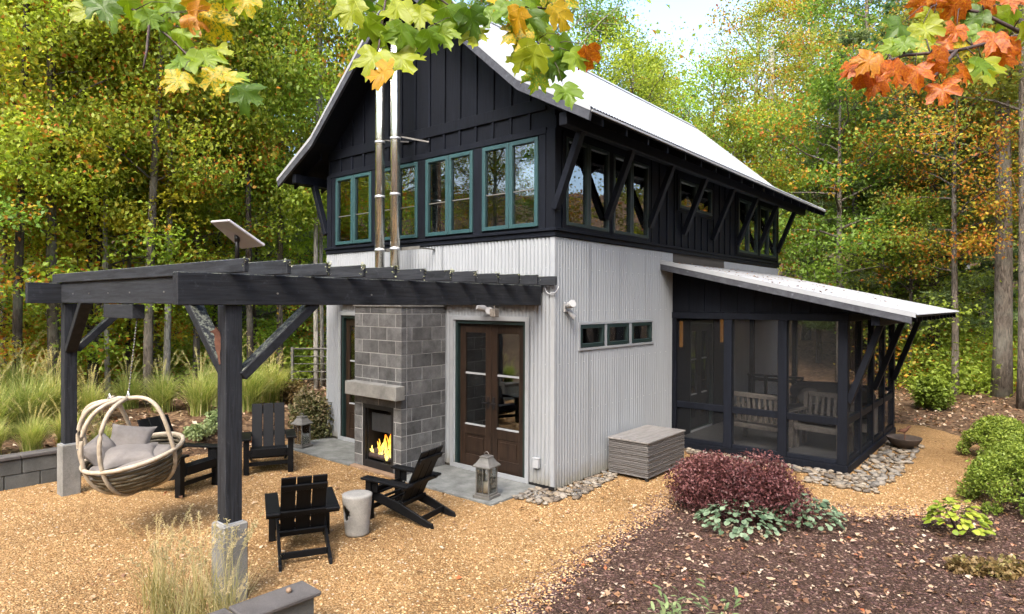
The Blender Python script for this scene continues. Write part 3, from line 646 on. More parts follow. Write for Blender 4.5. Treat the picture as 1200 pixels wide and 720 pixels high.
# ------------------------------------------------------------------ screened porch (part of the house)
PX, PY0, PY1 = 2.9, 3.64, 7.65
M['porchfloor'] = plain('dark_grey_deck', (.045,.045,.045), .7, 0, .25, 6); M['teakdim'] = wood('shaded_teak', (.055,.048,.042), (.12,.107,.094), .75, (8,8,8), objvar=.15, spec=.2)  # bench teak: darker copy of the teak, porch shade put into its colour
box('porch_floor', M['porchfloor'], house, .0,PX-.02,PY0+.02,PY1,.0,.125)
def prz(x): return 3.37-(x+.03)*(3.37-2.49)/(3.80+.03)           # porch roof top
PR0, PR1 = 3.14, 9.0
prf = MB().prism([(.022,prz(.022)-.03),(3.80,prz(3.80)-.03),(3.80,prz(3.80)-.07),(.022,prz(.022)-.07)],1,PR0+.04,PR1).build('porch_roof', M['black'], house)
u = np.linspace(PR0-.02, PR1+.02, int((PR1-PR0)/.0677*5)+1); w_ = .009*np.sin(2*np.pi*u/.0677)
V = [(x_,uu,prz(x_)-.012+ww) for x_ in (-.0+.046,3.86) for uu,ww in zip(u,w_)]; k = len(u)
link('roof_sheet', mesh_np('roof_sheet', np.array(V), np.array([(i,i+1,k+i+1,k+i) for i in range(k-1)]), smooth=True), M['roof'], prf)
for yy, mt in ((PR0-.015,M['rake']),(PR1-.04,M['black'])):
    MB().prism([(-.03,prz(-.03)-.035),(3.80,prz(3.80)-.035),(3.80,prz(3.80)-.15),(-.03,prz(-.03)-.16)],1,yy,yy+.05).build('rake_board', mt, prf)
MB().prism([(-.03,prz(-.03)+.012),(3.85,prz(3.85)+.012),(3.85,prz(3.85)-.055),(-.03,prz(-.03)-.055)],1,PR0-.022,PR0-.017).build('rake_flashing', M['trim'], prf)
MB().prism([(-.03,prz(-.03)+.014),(3.85,prz(3.85)+.014),(3.85,prz(3.85)+.008),(-.03,prz(-.03)+.008)],1,PR0-.02,PR0+.10).build('rake_flashing', M['trim'], prf)
for yy in np.arange(PR0+.1, PR1-.1, .53):
    MB().prism([(2.86,prz(2.86)-.072),(3.78,prz(3.78)-.072),(3.78,prz(3.78)-.15),(2.86,prz(2.86)-.20)],1,yy,yy+.045).build('rafter_tail', M['black'], prf)
for yy in np.arange(PY0+.4, PR1-.1, .53):
    MB().prism([(.03,prz(.03)-.072),(2.8,prz(2.8)-.072),(2.8,prz(2.8)-.19),(.03,prz(.03)-.19)],1,yy,yy+.045).build('porch_rafter', M['black'], prf)
box('eave_purlin', M['black'], house, 3.28,3.40,PR0+.12,PR1-.1,prz(3.34)-.30,prz(3.34)-.165, .005)
# gable infill above the head beam
for i in range(10):
    a = .022+i*.29; b = min(a+.287, PX); MB().prism([(a,2.46),(b,2.46),(b,prz(b)-.075),(a,prz(a)-.075)],1,PY0-.0,PY0+.025).build('infill_board', M['black'], house)
    if i: box('batten', M['black'], house, a-.02,a+.02,PY0-.02,PY0-.001,2.46,prz(a)-.08)
box('head_beam', M['black'], house, .022,PX+.02,PY0-.05,PY0+.09,2.34,2.455, .004); box('head_beam', M['black'], house, PX-.09,PX+.02,PY0+.092,PY1+.05,2.34,2.455, .004)
box('head_beam', M['black'], house, .022,PX+.02,PY1-.04,PY1+.05,2.34,2.455, .004)
def ppost(x0,x1,y0,y1): box('porch_post', M['black'], house, x0,x1,y0,y1,.13,2.338, .004)
FX = [(.022,.11),(.98,1.12),(1.88,2.02),(2.77,2.91)]
for a,b in FX: ppost(a,b,PY0-.04,PY0+.09)
SY = [4.62,5.62,6.62]
for yy in SY: ppost(PX-.09,PX+.005,yy-.06,yy+.06)
ppost(PX-.09,PX+.01,PY1-.1,PY1+.03); 
for xx in (.07,1.0,1.95): ppost(xx-.05,xx+.05,PY1-.06,PY1+.03)
box('porch_sill', M['black'], house, .022,PX+.03,PY0-.06,PY0+.10,-.01,.128, .004); box('porch_sill', M['black'], house, PX-.1,PX+.03,PY0+.102,PY1+.05,-.01,.128, .004)
for (a,_),(b_,__) in zip([(.11,0),(1.12,0),(2.02,0)],[(.98,0),(1.88,0),(2.77,0)]):
    b = b_
    box('porch_rail', M['black'], house, a,b,PY0-.015,PY0+.06,.735,.845, .004); box('porch_rail', M['black'], house, a,b,PY0-.015,PY0+.06,.13,.2, .004)
    for z0,z1 in ((.2,.735),(.845,2.338)): box('screen', M['screen'], house, a,b,PY0+.02,PY0+.0205,z0,z1)
for a,b in zip([PY0+.09,4.68,5.68,6.68],[4.56,5.56,6.56,PY1-.1]):
    box('porch_rail', M['black'], house, PX-.07,PX-.005,a,b,.735,.845, .004); box('porch_rail', M['black'], house, PX-.07,PX-.005,a,b,.13,.2, .004)
    for z0,z1 in ((.2,.735),(.845,2.338)): box('screen', M['screen'], house, PX-.03,PX-.0295,a,b,z0,z1)
for a,b in ((.12,.95),(1.05,1.9),(2.0,PX-.1)):
    box('porch_rail', M['black'], house, a,b,PY1-.04,PY1+.02,.86,.93); 
    for z0,z1 in ((.14,.86),(.93,2.338)): box('screen', M['screen'], house, a,b,PY1-.01,PY1-.0095,z0,z1)
for yy in (3.70,5.62,7.5):
    MB().bar((PX+.01,yy,1.10),(3.34,yy,prz(3.34)-.27),.09,.11,(0,1,0)).build('porch_brace', M['black'], house, bevel=.004)
# pale metal-clad bump-out seen through the screens at the porch's far side
 
# ------------------------------------------------------------------ slabs, fireplace, flues
tag(box('stone_slab', M['slab'], None, -2.105,-.22,-1.05,-.03,-.02,.028, .006), 'grey bluestone slab in front of the brown double doors', 'paving slab')
tag(box('stone_slab', M['slab'], None, -5.28,-3.275,-1.03,-.03,-.02,.028, .006), 'grey bluestone slab left of the block fireplace under the single door', 'paving slab')
M['smoke'] = plain('sooty_steel', (.03,.031,.033), .4, .2, .3, 12)
CX0, CX1, CY, CZ = -3.26, -2.12, -.93, 2.54
fire = empty('outdoor_fireplace', ((CX0+CX1)/2,-.46,0), 0, 'tall grey concrete block fireplace with burning fire against the metal wall', 'fireplace')
fo = fire.location
def fbox(name, mt, x0,x1,y0,y1,z0,z1, bevel=0, parent=None):
    p = parent or fire
    return MB().box(x0-fo.x,x1-fo.x,y0-fo.y,y1-fo.y,z0,z1).build(name, mt, p, bevel=bevel)
FBX0, FBX1, FBZ = -3.05, -2.30, 1.02
cm = MB()
for (x0,x1,y0,y1,z0,z1) in ((CX0+.005,FBX0,CY+.005,-.025,.0,CZ-.01),(FBX1,CX1-.005,CY+.005,-.025,0,CZ-.01),(FBX0,FBX1,CY+.005,-.025,FBZ,CZ-.01),(FBX0,FBX1,CY+.46,-.025,0,FBZ)):
    cm.box(x0-fo.x,x1-fo.x,y0-fo.y,y1-fo.y,z0,z1)
cm.build('mortar_core', M['mortar'], fire)
CH = .2032; J = .013
for r in range(13):
    z0 = r*CH; z1 = min(z0+CH-J, CZ); zc = (z0+z1)/2; h = z1-z0
    if h < .03: continue
    # front
    cuts = [CX0]; x_ = CX0+(.2 if r % 2 else .4)
    while x_ < CX1-.05: cuts.append(x_); x_ += .406
    cuts.append(CX1)
    for a,b in zip(cuts,cuts[1:]):
        spans = [(a,b)]
        if z0 < FBZ-.02: spans = [s for s in ((a,min(b,FBX0)),(max(a,FBX1),b)) if s[1]-s[0] > .03]
        for p,q in spans:
            if abs(q-CX1) < 1e-6: q += J
            piece('block', M['block'], fire, ((p+q)/2-J/2-fo.x+.0, CY+.05-fo.y+random.uniform(-.002,.002), zc), (q-p-J,.10,h), bevel=.002)
    for xs in (CX1, CX0):
        cuts = [CY+.101]; y_ = CY+(.406 if r % 2 else .203)
        while y_ < -.06: cuts.append(y_); y_ += .406
        cuts.append(-.025)
        for a,b in zip(cuts,cuts[1:]):
            if b-a < .03: continue
            piece('block', M['block'], fire, (xs-(.05 if xs == CX1 else -.05)-fo.x+random.uniform(-.002,.002), (a+b)/2+J/2-fo.y, zc), (.10,b-a-J,h), bevel=.002)
fbox('cap', M['concrete'], CX0-.02,CX1+.02,CY-.02,-.03,CZ,CZ+.04,.004)
fbox('mantel', M['concrete'], -3.27,-2.03,-1.11,CY-.003,1.16,1.37,.008)
fr = MB(); 
for (x0,x1,z0,z1) in ((FBX0,FBX0+.06,.03,FBZ),(FBX1-.06,FBX1,.03,FBZ),(FBX0+.06,FBX1-.06,FBZ-.07,FBZ),(FBX0+.06,FBX1-.06,.03,.14)): fr.box(x0-fo.x,x1-fo.x,CY+.0-fo.y,CY+.05-fo.y,z0,z1)
fb = fr.build('firebox_frame', M['iron'], fire, bevel=.004)
bx = MB()
for (x0,x1,y0,y1,z0,z1) in ((FBX0+.06,FBX0+.08,CY+.052,CY+.44,.03,FBZ),(FBX1-.08,FBX1-.06,CY+.052,CY+.44,.03,FBZ),(FBX0+.08,FBX1-.08,CY+.44,CY+.459,.03,FBZ),(FBX0+.08,FBX1-.08,CY+.052,CY+.44,FBZ-.04,FBZ-.02),(FBX0+.08,FBX1-.08,CY+.052,CY+.44,.16,.18)): bx.box(x0-fo.x,x1-fo.x,y0-fo.y,y1-fo.y,z0,z1)
bx.build('firebox_lining', M['iron'], fb)
fbox('smoke_guard', M['smoke'], FBX0+.16,FBX1-.12,CY+.06,CY+.07,.60,.88,0,fb)
for i in range(3): fbox('hearth_brick', M['hearth'], CX0+.02+i*.37,CX0+.38+i*.37,CY-.10,CY-.004,-.01,.035,.006)
for i,(xa,xb_,yy,zz) in enumerate(((-2.95,-2.39,-.85,.20),(-2.93,-2.43,-.75,.21),(-2.88,-2.46,-.81,.27))):
    MB().tube([(xa-fo.x,yy-fo.y,zz),((xa+xb_)/2-fo.x,yy+.01-fo.y,zz+.01),(xb_-fo.x,yy+.02-fo.y,zz+.02*i)],[.045,.05,.04],9).build('log', M['twig'], fire)
def flame_mat():
    mt, nt, b = mat('flame'); nt.nodes.remove(b); out = nt.nodes['Material Output']; e = N(nt,'ShaderNodeEmission')
    sx = N(nt,'ShaderNodeSeparateXYZ'); nt.links.new(wpos(nt), sx.inputs[0])
    t = math_(nt,'MULTIPLY_ADD', noise(nt, wpos(nt,(1,1,.6)), 13, 4, .65, 1.0), 1.25); nt.nodes[-1].inputs[2].default_value = -.62
    t = math_(nt,'ADD', t, math_(nt,'MULTIPLY', math_(nt,'SUBTRACT', sx.outputs[2], .2), 1.3))
    c = ramp(nt, t, [(0,(1,.78,.22)),(.25,(1,.50,.05)),(.5,(1,.22,.015)),(.8,(.55,.05,.005))]); nt.links.new(c, e.inputs[0]); e.inputs[1].default_value = .6
    tr = N(nt,'ShaderNodeBsdfTransparent'); mx = N(nt,'ShaderNodeMixShader'); lw_ = N(nt,'ShaderNodeLayerWeight'); lw_.inputs[0].default_value = .35
    f = math_(nt,'MULTIPLY', math_(nt,'SUBTRACT', 1.0, lw_.outputs['Facing']), .85); nt.links.new(f, mx.inputs[0]); nt.links.new(tr.outputs[0], mx.inputs[1]); nt.links.new(e.outputs[0], mx.inputs[2])
    nt.links.new(mx.outputs[0], out.inputs[0]); return mt
M['flame'] = flame_mat()
for i in range(22):
    fx = -2.90+i*.0235+random.uniform(-.015,.015); fy = random.uniform(-.87,-.73); h = .10+.30*math.exp(-((fx+2.65)/.16)**2)*random.uniform(.45,1.1)+random.uniform(0,.07); b1 = random.uniform(-.05,.05); b2 = random.uniform(-.03,.03); rr_ = random.uniform(.014,.032)
    pts = [(fx-fo.x+b1*t*t+b2*math.sin(4*t+i), fy-fo.y+.02*math.sin(5*t+i), .18+h*t) for t in np.linspace(0,1,9)]
    MB().tube(pts,[max(.0008,.006+rr_*math.sin(math.pi*min(1,t*.8+.17))*(1-t)**.6) for t in np.linspace(0,1,9)],8).build('flame', M['flame'], fire)
for (fx, zt) in ((-3.24,8.6),(-2.85,8.45)):
    p = MB().tube([(fx-fo.x,-.45-fo.y,2.55),(fx-fo.x,-.45-fo.y,zt)],.078,20).build('flue_pipe', M['steel'], fire)
    for zc in (3.47,4.35,5.25,6.4,7.5): MB().tube([(fx-fo.x,-.45-fo.y,zc-.018),(fx-fo.x,-.45-fo.y,zc+.018)],.085,20).build('pipe_band', M['galv'], p)
    MB().lathe([(.075,2.56),(.14,2.565),(.14,2.60),(.085,2.68)],20,fx-fo.x,-.45-fo.y).build('storm_collar', M['galv'], p)
for args in (((-3.36,-.355,3.475),(-2.36,-.355,3.475),.01,.05),((-3.32,-.355,3.47),(-3.32,-.02,3.47),.03,.02),((-2.39,-.355,3.47),(-2.39,-.02,3.47),.03,.02),((-3.24,-.38,5.3),(-3.0,-.04,5.3),.02,.02),((-2.85,-.38,5.3),(-2.5,-.04,5.22),.02,.025)):
    MB().bar(Vector(args[0])-Vector((fo.x,fo.y,0)), Vector(args[1])-Vector((fo.x,fo.y,0)), args[2], args[3]).build('pipe_bracket', M['pewter'], fire)
MB().box(CX1-fo.x+.001,CX1-fo.x+.012,-.30-fo.y,-.18-fo.y,.16,.29).build('air_vent', M['hearth'], fire)
# ------------------------------------------------------------------ stones along the walls
def rock_mesh(seed):
    r = random.Random(seed); bm = bmesh.new(); bmesh.ops.create_icosphere(bm, subdivisions=1, radius=1)
    for v in bm.verts: v.co *= r.uniform(.8,1.15); v.co.z *= .5
    me = bpy.data.meshes.new('stone'); bm.to_mesh(me); bm.free(); me.materials.append(M['rock'])
    me.polygons.foreach_set('use_smooth', [True]*len(me.polygons)); return me
def rockmat():
    mt, nt, b = mat('mixed_river_stone'); n = noise(nt, wpos(nt), 12, 5, .6)
    c = ramp(nt, objrnd(nt), [(0,(.06,.054,.048)),(.25,(.13,.098,.066)),(.5,(.20,.165,.12)),(.75,(.13,.122,.11)),(1,(.27,.23,.18))])
    nt.links.new(mixc(nt, 1, c, ramp(nt, n, [(.3,(.7,.68,.66)),(.7,(1.15,1.15,1.15))]), 'MULTIPLY'), b.inputs['Base Color']); setp(b, Roughness=.8); bump(nt, b, n, .3, .01); return mt
M['rock'] = rockmat()
RM = [rock_mesh(i) for i in range(7)]
def stones(name, n, fn, s0=.035, s1=.085):
    root = tag(empty(name, (0,0,0)), kind='structure'); placed = []
    tries = 0
    while len(placed) < n and tries < n*30:
        tries += 1; x_, y_ = fn(); s_ = random.uniform(s0, s1)
        if any((x_-a)**2+(y_-b)**2 < ((s_+c)*.78)**2 for a,b,c in placed): continue
        placed.append((x_,y_,s_)); o = link('stone', random.choice(RM), None, root, (x_,y_,.012+s_*.22), (random.uniform(-.25,.25),random.uniform(-.25,.25),random.uniform(0,6.3)))
        o.scale = (s_*random.uniform(1,1.5), s_, s_*random.uniform(.8,1.1))
    return root
def corner_spot():
    if random.random() < .5: return random.uniform(-.22,.30), random.uniform(-.62,-.06)
    t = random.uniform(0,1); return .04+random.uniform(.03,.40)*(1-.35*t), -.1+t*1.35
stones('stone_border', 130, corner_spot, .03, .07)
def porch_spot():
    t = random.random()
    if t < .35: return random.uniform(.1,2.9), PY0-random.uniform(.08,.22)-(.25*random.random() if random.random() < .25 else 0)
    if t < .62: return random.uniform(2.5,3.45), random.uniform(2.75,3.6)
    return 2.97+random.uniform(.02,.55), random.uniform(3.5,6.6)
stones('stone_border', 260, porch_spot, .035, .075)

# ------------------------------------------------------------------ pergola
perg = empty('pergola', (-2.5,-2.4,0), 0, 'weathered black timber pergola on concrete piers in front of the fireplace', 'pergola')
po = perg.location
def pb(name, mt, x0,x1,y0,y1,z0,z1, bevel=.006, parent=None): return MB().box(x0-po.x,x1-po.x,y0-po.y,y1-po.y,z0,z1).build(name, mt, parent or perg, bevel=bevel)
def pbar(name, mt, p, q, w, h, up): return MB().bar(Vector(p)-po, Vector(q)-po, w, h, up).build(name, mt, perg, bevel=.006)
BZ0, BZ1 = 2.575, 2.845
pb('beam', M['perg_y'], -.24,-.15,-4.92,-.10,BZ0,BZ1)
pb('beam', M['perg_y'], -4.94,-4.85,-4.84,-.10,BZ0,BZ1)
pb('cross_beam', M['perg_x'], -4.847,-.243,-4.47,-4.40,BZ0+.006,BZ1+.004)
pb('ledger', M['pergola'], -4.847,-.243,-.11,-.045,BZ0,BZ1)
for i in range(12):
    y_ = -4.48+i*.398; pb('rafter', M['perg_x'], -5.12,.10+random.uniform(-.015,.015),y_-.022,y_+.022,BZ1+.004,2.972+random.uniform(-.006,.006))
posts = [(-.27,-4.43),(-4.93,-4.36)]
for (x_,y_) in posts:
    pb('post', M['perg_z'], x_-.075,x_+.075,y_-.075,y_+.075,.68,BZ0-.002)
    pier = pb('pier', M['concrete'], x_-.112,x_+.112,y_-.112,y_+.112,-.1,.68, .012)
    pb('post_base', M['galv'], x_-.08,x_+.08,y_-.08,y_+.08,.681,.69, 0, pier)
pbar('brace', M['pergola_lichen'], (-.345,-4.40,1.95),(-1.08,-4.40,2.60),.085,.135,(0,1,0)); pbar('brace', M['pergola_lichen'], (-.24,-4.355,1.95),(-.24,-3.62,2.60),.085,.135,(1,0,0))
pbar('brace', M['pergola_lichen'], (-4.855,-4.36,1.95),(-4.12,-4.40,2.60),.085,.135,(0,1,0)); pbar('brace', M['pergola_lichen'], (-4.90,-4.285,1.95),(-4.90,-3.62,2.60),.085,.135,(1,0,0))
pb('swing_block', M['perg_x'], -3.30,-2.42,-4.46,-4.33,2.415,2.572)
for x_ in (-4.35,-3.75,-3.1,-2.45,-1.55,-.8): MB().tube([(x_-po.x,-4.478-po.y,2.70),(x_-po.x,-4.468-po.y,2.70)],.009,8).build('bolt', M['pewter'], perg)
for y_ in (-4.05,-3.0): MB().tube([(-.142-po.x,y_-po.y,2.68),(-.152-po.x,y_-po.y,2.68)],.009,8).build('bolt', M['pewter'], perg)
# lichen tufts on the rafter ends: small flakes, too many to count
V = []; 
P = []
for i in range(11):
    y_ = -4.48+i*.398; k = int(38*random.uniform(.3,1.1)*(1 if i < 9 else .3))
    P.append(np.stack([np.full(k,.104)+rng.uniform(0,.012,k)-rng.exponential(.03,k)*(rng.uniform(0,1,k)<.4), rng.uniform(y_-.028,y_+.028,k), 2.975-np.abs(rng.normal(0,.045,k))],1))
P = np.concatenate(P); V, F = leaves_np(P-np.array(po), rng.uniform(.012,.03,len(P)), .4, 0, .9)
M['lichen'] = leafmat('pale_lichen', [(0,(.10,.11,.04)),(.5,(.22,.23,.13)),(1,(.34,.34,.27))], False, .1)
tag(link('lichen', mesh_np('lichen', V, F, rng.uniform(0,1,len(P))), M['lichen'], perg), kind='stuff')
# small hanging lamp and loose cable at the house end
hl = tag(MB().box(-.95,-.85,-.28,-.18,2.40,2.52).box(-.91,-.89,-.24,-.22,2.52,2.58).build('hanging_lamp', M['teak'], None, bevel=.006), 'small wooden box lamp hanging under the pergola over the double doors', 'lamp')
tag(MB().tube([(-.13+.25*t, -.06, 2.84-.12*math.sin(math.pi*t)-.02*math.sin(9*t)) for t in np.linspace(0,1,12)],.008,6).build('light_cable', M['plasticgrey']), 'thin grey cable looping below the end rafter at the house corner', 'cable')
# flat antenna on a pole above the rafters
ap = at(278,302,7.15); ant = empty('flat_antenna', ap, 0, 'flat rectangular pale dish antenna on a short pole above the pergola', 'antenna')
MB().tube([(0,0,-.02),(0,0,.26)],.022,12).build('mast', M['iron'], ant)
MB().tube([(0,0,.18),(0,0,.26)],.03,12).build('tilt_joint', M['iron'], ant)
qc = [at(246,260.5,7.1), at(267,259,6.85), at(310,289,7.1), at(283,292.5,7.35)]
qc = [Vector(q-ap) for q in qc]; nn = (qc[2]-qc[0]).cross(qc[3]-qc[1]).normalized(); nn = nn if nn.z > 0 else -nn
MB().add([*qc, *[q+nn*.03 for q in qc]], [(0,1,2,3),(7,6,5,4),(0,4,5,1),(1,5,6,2),(2,6,7,3),(3,7,4,0)]).build('panel', M['dishwhite'], ant, bevel=.008)
# rusty woodpecker ornament on the near post
bird = [(-.115,.335),(-.055,.365),(-.03,.40),(-.01,.375),(.02,.33),(.035,.25),(.035,.12),(.02,.03),(.03,-.10),(.012,-.115),(-.012,.02),(-.035,.10),(-.05,.2),(-.045,.28),(-.065,.315)]
bp = MB().prism([(p[0]*.66,p[1]*.64) for p in bird],1,-.006,.006).build('woodpecker_ornament', M['rust'], None, tuple(at(256,418,5.50)), (0,0,YAW))
tag(bp, 'rust brown metal woodpecker clinging to the near pergola post', 'ornament')
# ------------------------------------------------------------------ hanging basket chair
sc_ = at(157,530,7.08); swing = empty('hanging_chair', sc_, YAW, 'round bentwood basket chair with cushions hanging from the pergola', 'hanging chair')
swing.rotation_euler = Matrix.Rotation(YAW,3,'Z').to_euler()
TL = Matrix.Rotation(R(12),3,'X') @ Matrix.Rotation(R(-8),3,'Y')
def S(x_,y_,z_): return TL @ Vector((x_,y_,z_))
A, B, HB, HT = .49, .47, .42, .63
def rim(phi, k=1.0): return (A*k*math.cos(phi), B*k*math.sin(phi))
def rib_pts(phi, bx_, lo=-.95, up=True, n=18):
    pts = []
    for t in np.linspace(-math.pi/2*(-lo), math.pi/2, n*2):
        if t < 0: k = math.cos(t)**.75; z_ = HB*math.sin(t); x_, y_ = rim(phi, k*1.015)
        else:
            k = math.cos(t)**.62 if t < math.pi/2-1e-6 else 0; z_ = HT*math.sin(t); x_, y_ = rim(phi, k*1.015); x_ += bx_*math.sin(t)**2
        pts.append(S(x_,y_,z_))
    return pts
for phi, bx_ in ((R(-8),.10),(R(183),-.10),(R(206),-.04),(R(228),.05),(R(264),.10),(R(120),-.08)):
    MB().tube(rib_pts(phi,bx_),[.023]*36,8).build('rib', M['bentwood'], swing)
MB().tube([S(*rim(t,1.03),.0) for t in np.linspace(0,2*math.pi,49)],.024,8,False).build('rim', M['bentwood'], swing)
MB().tube([S(-.13,0,HT-.01),S(0,0,HT+.015),S(.13,0,HT-.01)],.022,8).build('top_bar', M['bentwood'], swing)
for i in range(9):
    z0_ = -(i+.06)/9*HB; z1_ = -(i+.9)/9*HB; k0 = math.cos(math.asin(-z0_/HB))**.75; k1 = math.cos(math.asin(min(1,-z1_/HB)))**.75; kk = 52
    vs = []; 
    for (z_,k_) in ((z0_,k0),(z1_,k1)):
        for j in range(kk):
            t = 2*math.pi*j/kk; w_ = 1+.012*math.sin(t*8+(math.pi if i % 2 else 0)); vs.append(S(*rim(t,k_*w_*.985),z_))
    o = MB().add(vs,[(j,(j+1)%kk,kk+(j+1)%kk,kk+j) for j in range(kk)],True).build('slat', M['teakdark'], swing)
    sol = o.modifiers.new('solid','SOLIDIFY'); sol.thickness = .008
top = S(-.10,0,HT+.02), S(.11,0,HT+.02)
for i, t_ in enumerate(top):
    MB().tube([t_+Vector((-.02,0,-.03)),t_+Vector((.0,.0,.05)),t_+Vector((.02,0,-.03))],.012,6).build('hook', M['galv'], swing)
inv = Matrix.Rotation(-YAW,3,'Z'); hp = inv @ (Vector((-2.46,-4.395,2.42))-Vector(sc_))
for k in range(28):
    t = k/28; p = top[1].lerp(hp, t); q = top[1].lerp(hp, (k+.8)/28)
    MB().tube([p,q],.006 if k % 2 else .009,5).build('chain_link', M['pewter'], swing)
def blob(name, c, s, mt, parent, seed=0, e=.62, rot=(0,0,0), amp=.05):
    r = random.Random(seed); V = []; nu, nv = 28, 16; ph = [r.uniform(0,6) for _ in range(6)]
    def pw(x_,e_): return math.copysign(abs(x_)**e_, x_)
    for i in range(nv+1):
        a = -math.pi/2+math.pi*i/nv
        for j in range(nu):
            b = 2*math.pi*j/nu; k = 1+amp*(math.sin(3*b+ph[0]+2*a)+.7*math.sin(5*a+4*b+ph[1])+.5*math.sin(9*b+ph[2]-3*a))
            V.append((s[0]*k*pw(math.cos(a),.8)*pw(math.cos(b),e), s[1]*k*pw(math.cos(a),.8)*pw(math.sin(b),e), s[2]*k*pw(math.sin(a),.9)))
    F = [(i*nu+j, i*nu+(j+1)%nu, (i+1)*nu+(j+1)%nu, (i+1)*nu+j) for i in range(nv) for j in range(nu)]
    return MB().add(V,F,True).build(name, mt, parent, c, rot)
def pillow(name, c, s_, mt, parent, seed, rot):
    r_ = random.Random(seed); n_ = 22; ph = [r_.uniform(0,6.3) for _ in range(8)]; V = []; F = []
    for sd_ in (1,-1):
        for i in range(n_+1):
            for j in range(n_+1):
                a, b = -1+2*i/n_, -1+2*j/n_; e = ((1-abs(a)**2.6)*(1-abs(b)**2.6))**.5
                px = a*(1-.10*(1-abs(b)**3)*abs(a)**2); py = b*(1-.10*(1-abs(a)**3)*abs(b)**2)
                wr = .10*math.sin(5*a+3*b+ph[0])*math.sin(4*b-2*a+ph[1])+.07*math.sin(11*a+ph[2]+4*math.sin(3*b+ph[3]))*abs(b)+.06*math.sin(13*b+ph[4]+3*a)*abs(a)
                V.append((px*s_[0], py*s_[1], sd_*s_[2]*e*(1+wr)+s_[2]*.25*math.sin(2*a+ph[5])*math.cos(1.5*b+ph[6])))
        o_ = 0 if sd_ == 1 else (n_+1)**2
        F += [(o_+i*(n_+1)+j, o_+(i+1)*(n_+1)+j, o_+(i+1)*(n_+1)+j+1, o_+i*(n_+1)+j+1) for i in range(n_) for j in range(n_)]
    return MB().add(V,F,True).build(name, mt, parent, c, rot)
cush = blob('seat_cushion', S(-.02,-.02,-.10), (.40,.37,.10), M['cushion'], swing, 3, .75); cush.rotation_euler = TL.to_euler()
pillow('back_cushion', S(-.12,.16,.08), (.24,.19,.10), M['cushion'], swing, 5, (R(62),R(6),R(10)))
pillow('side_cushion', S(-.31,-.04,.04), (.22,.20,.09), M['cushion'], swing, 8, (R(30),R(50),R(20)))
pillow('front_cushion', S(.0,-.08,.0), (.27,.22,.08), M['cushion'], swing, 9, (R(14),R(-8),R(25)))
# ------------------------------------------------------------------ adirondack chairs (local: faces +Y, origin on the ground under the seat)
def adirondack():
    r = empty('adirondack_chair'); mt = M['black_chair']
    def bx_(name,*a): return MB().box(*a).build(name, mt, r, bevel=.004)
    for s_ in (-1,1):
        bx_('front_leg', s_*.315-.04,s_*.315+.04, .33,.36+.06, 0,.52)
        MB().prism([(.42,.38),(.42,.26),(.1,.17),(-.52,0),(-.62,0),(-.60,.06),(-.1,.25)],0,s_*.262-.016,s_*.262+.016).build('side_rail', mt, r, bevel=.004)
        MB().prism([(.47,.525),(.47,.555),(-.30,.525),(-.30,.495)],0,s_*.325-.075,s_*.325+.075).build('armrest', mt, r, bevel=.006)
        bx_('arm_bracket', s_*.315-.012,s_*.315+.012,.24,.33,.36,.515)
    bx_('front_apron', -.245,.245,.405,.43,.27,.385); bx_('front_stretcher', -.275,.275,.345,.37,.12,.18)
    for i in range(5):
        y_ = .36-i*.098; z_ = .385-.062*i/1.0*.55
        MB().bar((-.262,y_,z_),(.262,y_,z_),.088,.022,(0,.28,1)).build('seat_slat', mt, r, bevel=.003)
    for i in range(3):
        x_ = (i-1)*.168; MB().bar((x_,-.06,.20),(x_,-.42,.95),.158,.022,(0,-.9,-.43)).build('back_slat', mt, r, bevel=.004)
    def backpt(z_): t = (z_-.20)/.75; return -.06-.36*t
    for z_, w_ in ((.505,.40),(.84,.25),(.245,.26)): MB().bar((-w_,backpt(z_)-.032,z_-.012),(w_,backpt(z_)-.032,z_-.012),.075,.026,(0,-.9,-.43)).build('back_rail', mt, r, bevel=.004)
    bx_('rear_stretcher', -.245,.245,-.44,-.415,.055,.13)
    return r
chair0 = adirondack()
def place_chair(front, face, label, k=.9):
    a = math.atan2(face[1],face[0])-math.pi/2; d = Vector((face[0],face[1])).normalized()
    o = chair0 if 'label' not in chair0 else copy_tree(chair0)
    o.location = (front[0]-d.x*.38*k, front[1]-d.y*.38*k, 0); o.rotation_euler = (0,0,a); o.scale = (k,k,k)
    return tag(o, label, 'chair', 'black adirondack chairs round the gravel fire area')
place_chair((-1.13,-3.22),(-.80,.42),'black slatted garden chair seen from behind, beside the pale stool')
place_chair((-1.10,-2.06),(-.98,-.22),'black slatted garden chair in side view, nearest the fireplace and double doors')
place_chair((-3.83,-2.08),(.86,-.47),'black slatted garden chair facing the camera, next to the far lantern', 1.0)
place_chair((-3.72,-3.17),(.93,.38),'black slatted garden chair half hidden behind the hanging basket chair', 1.02)
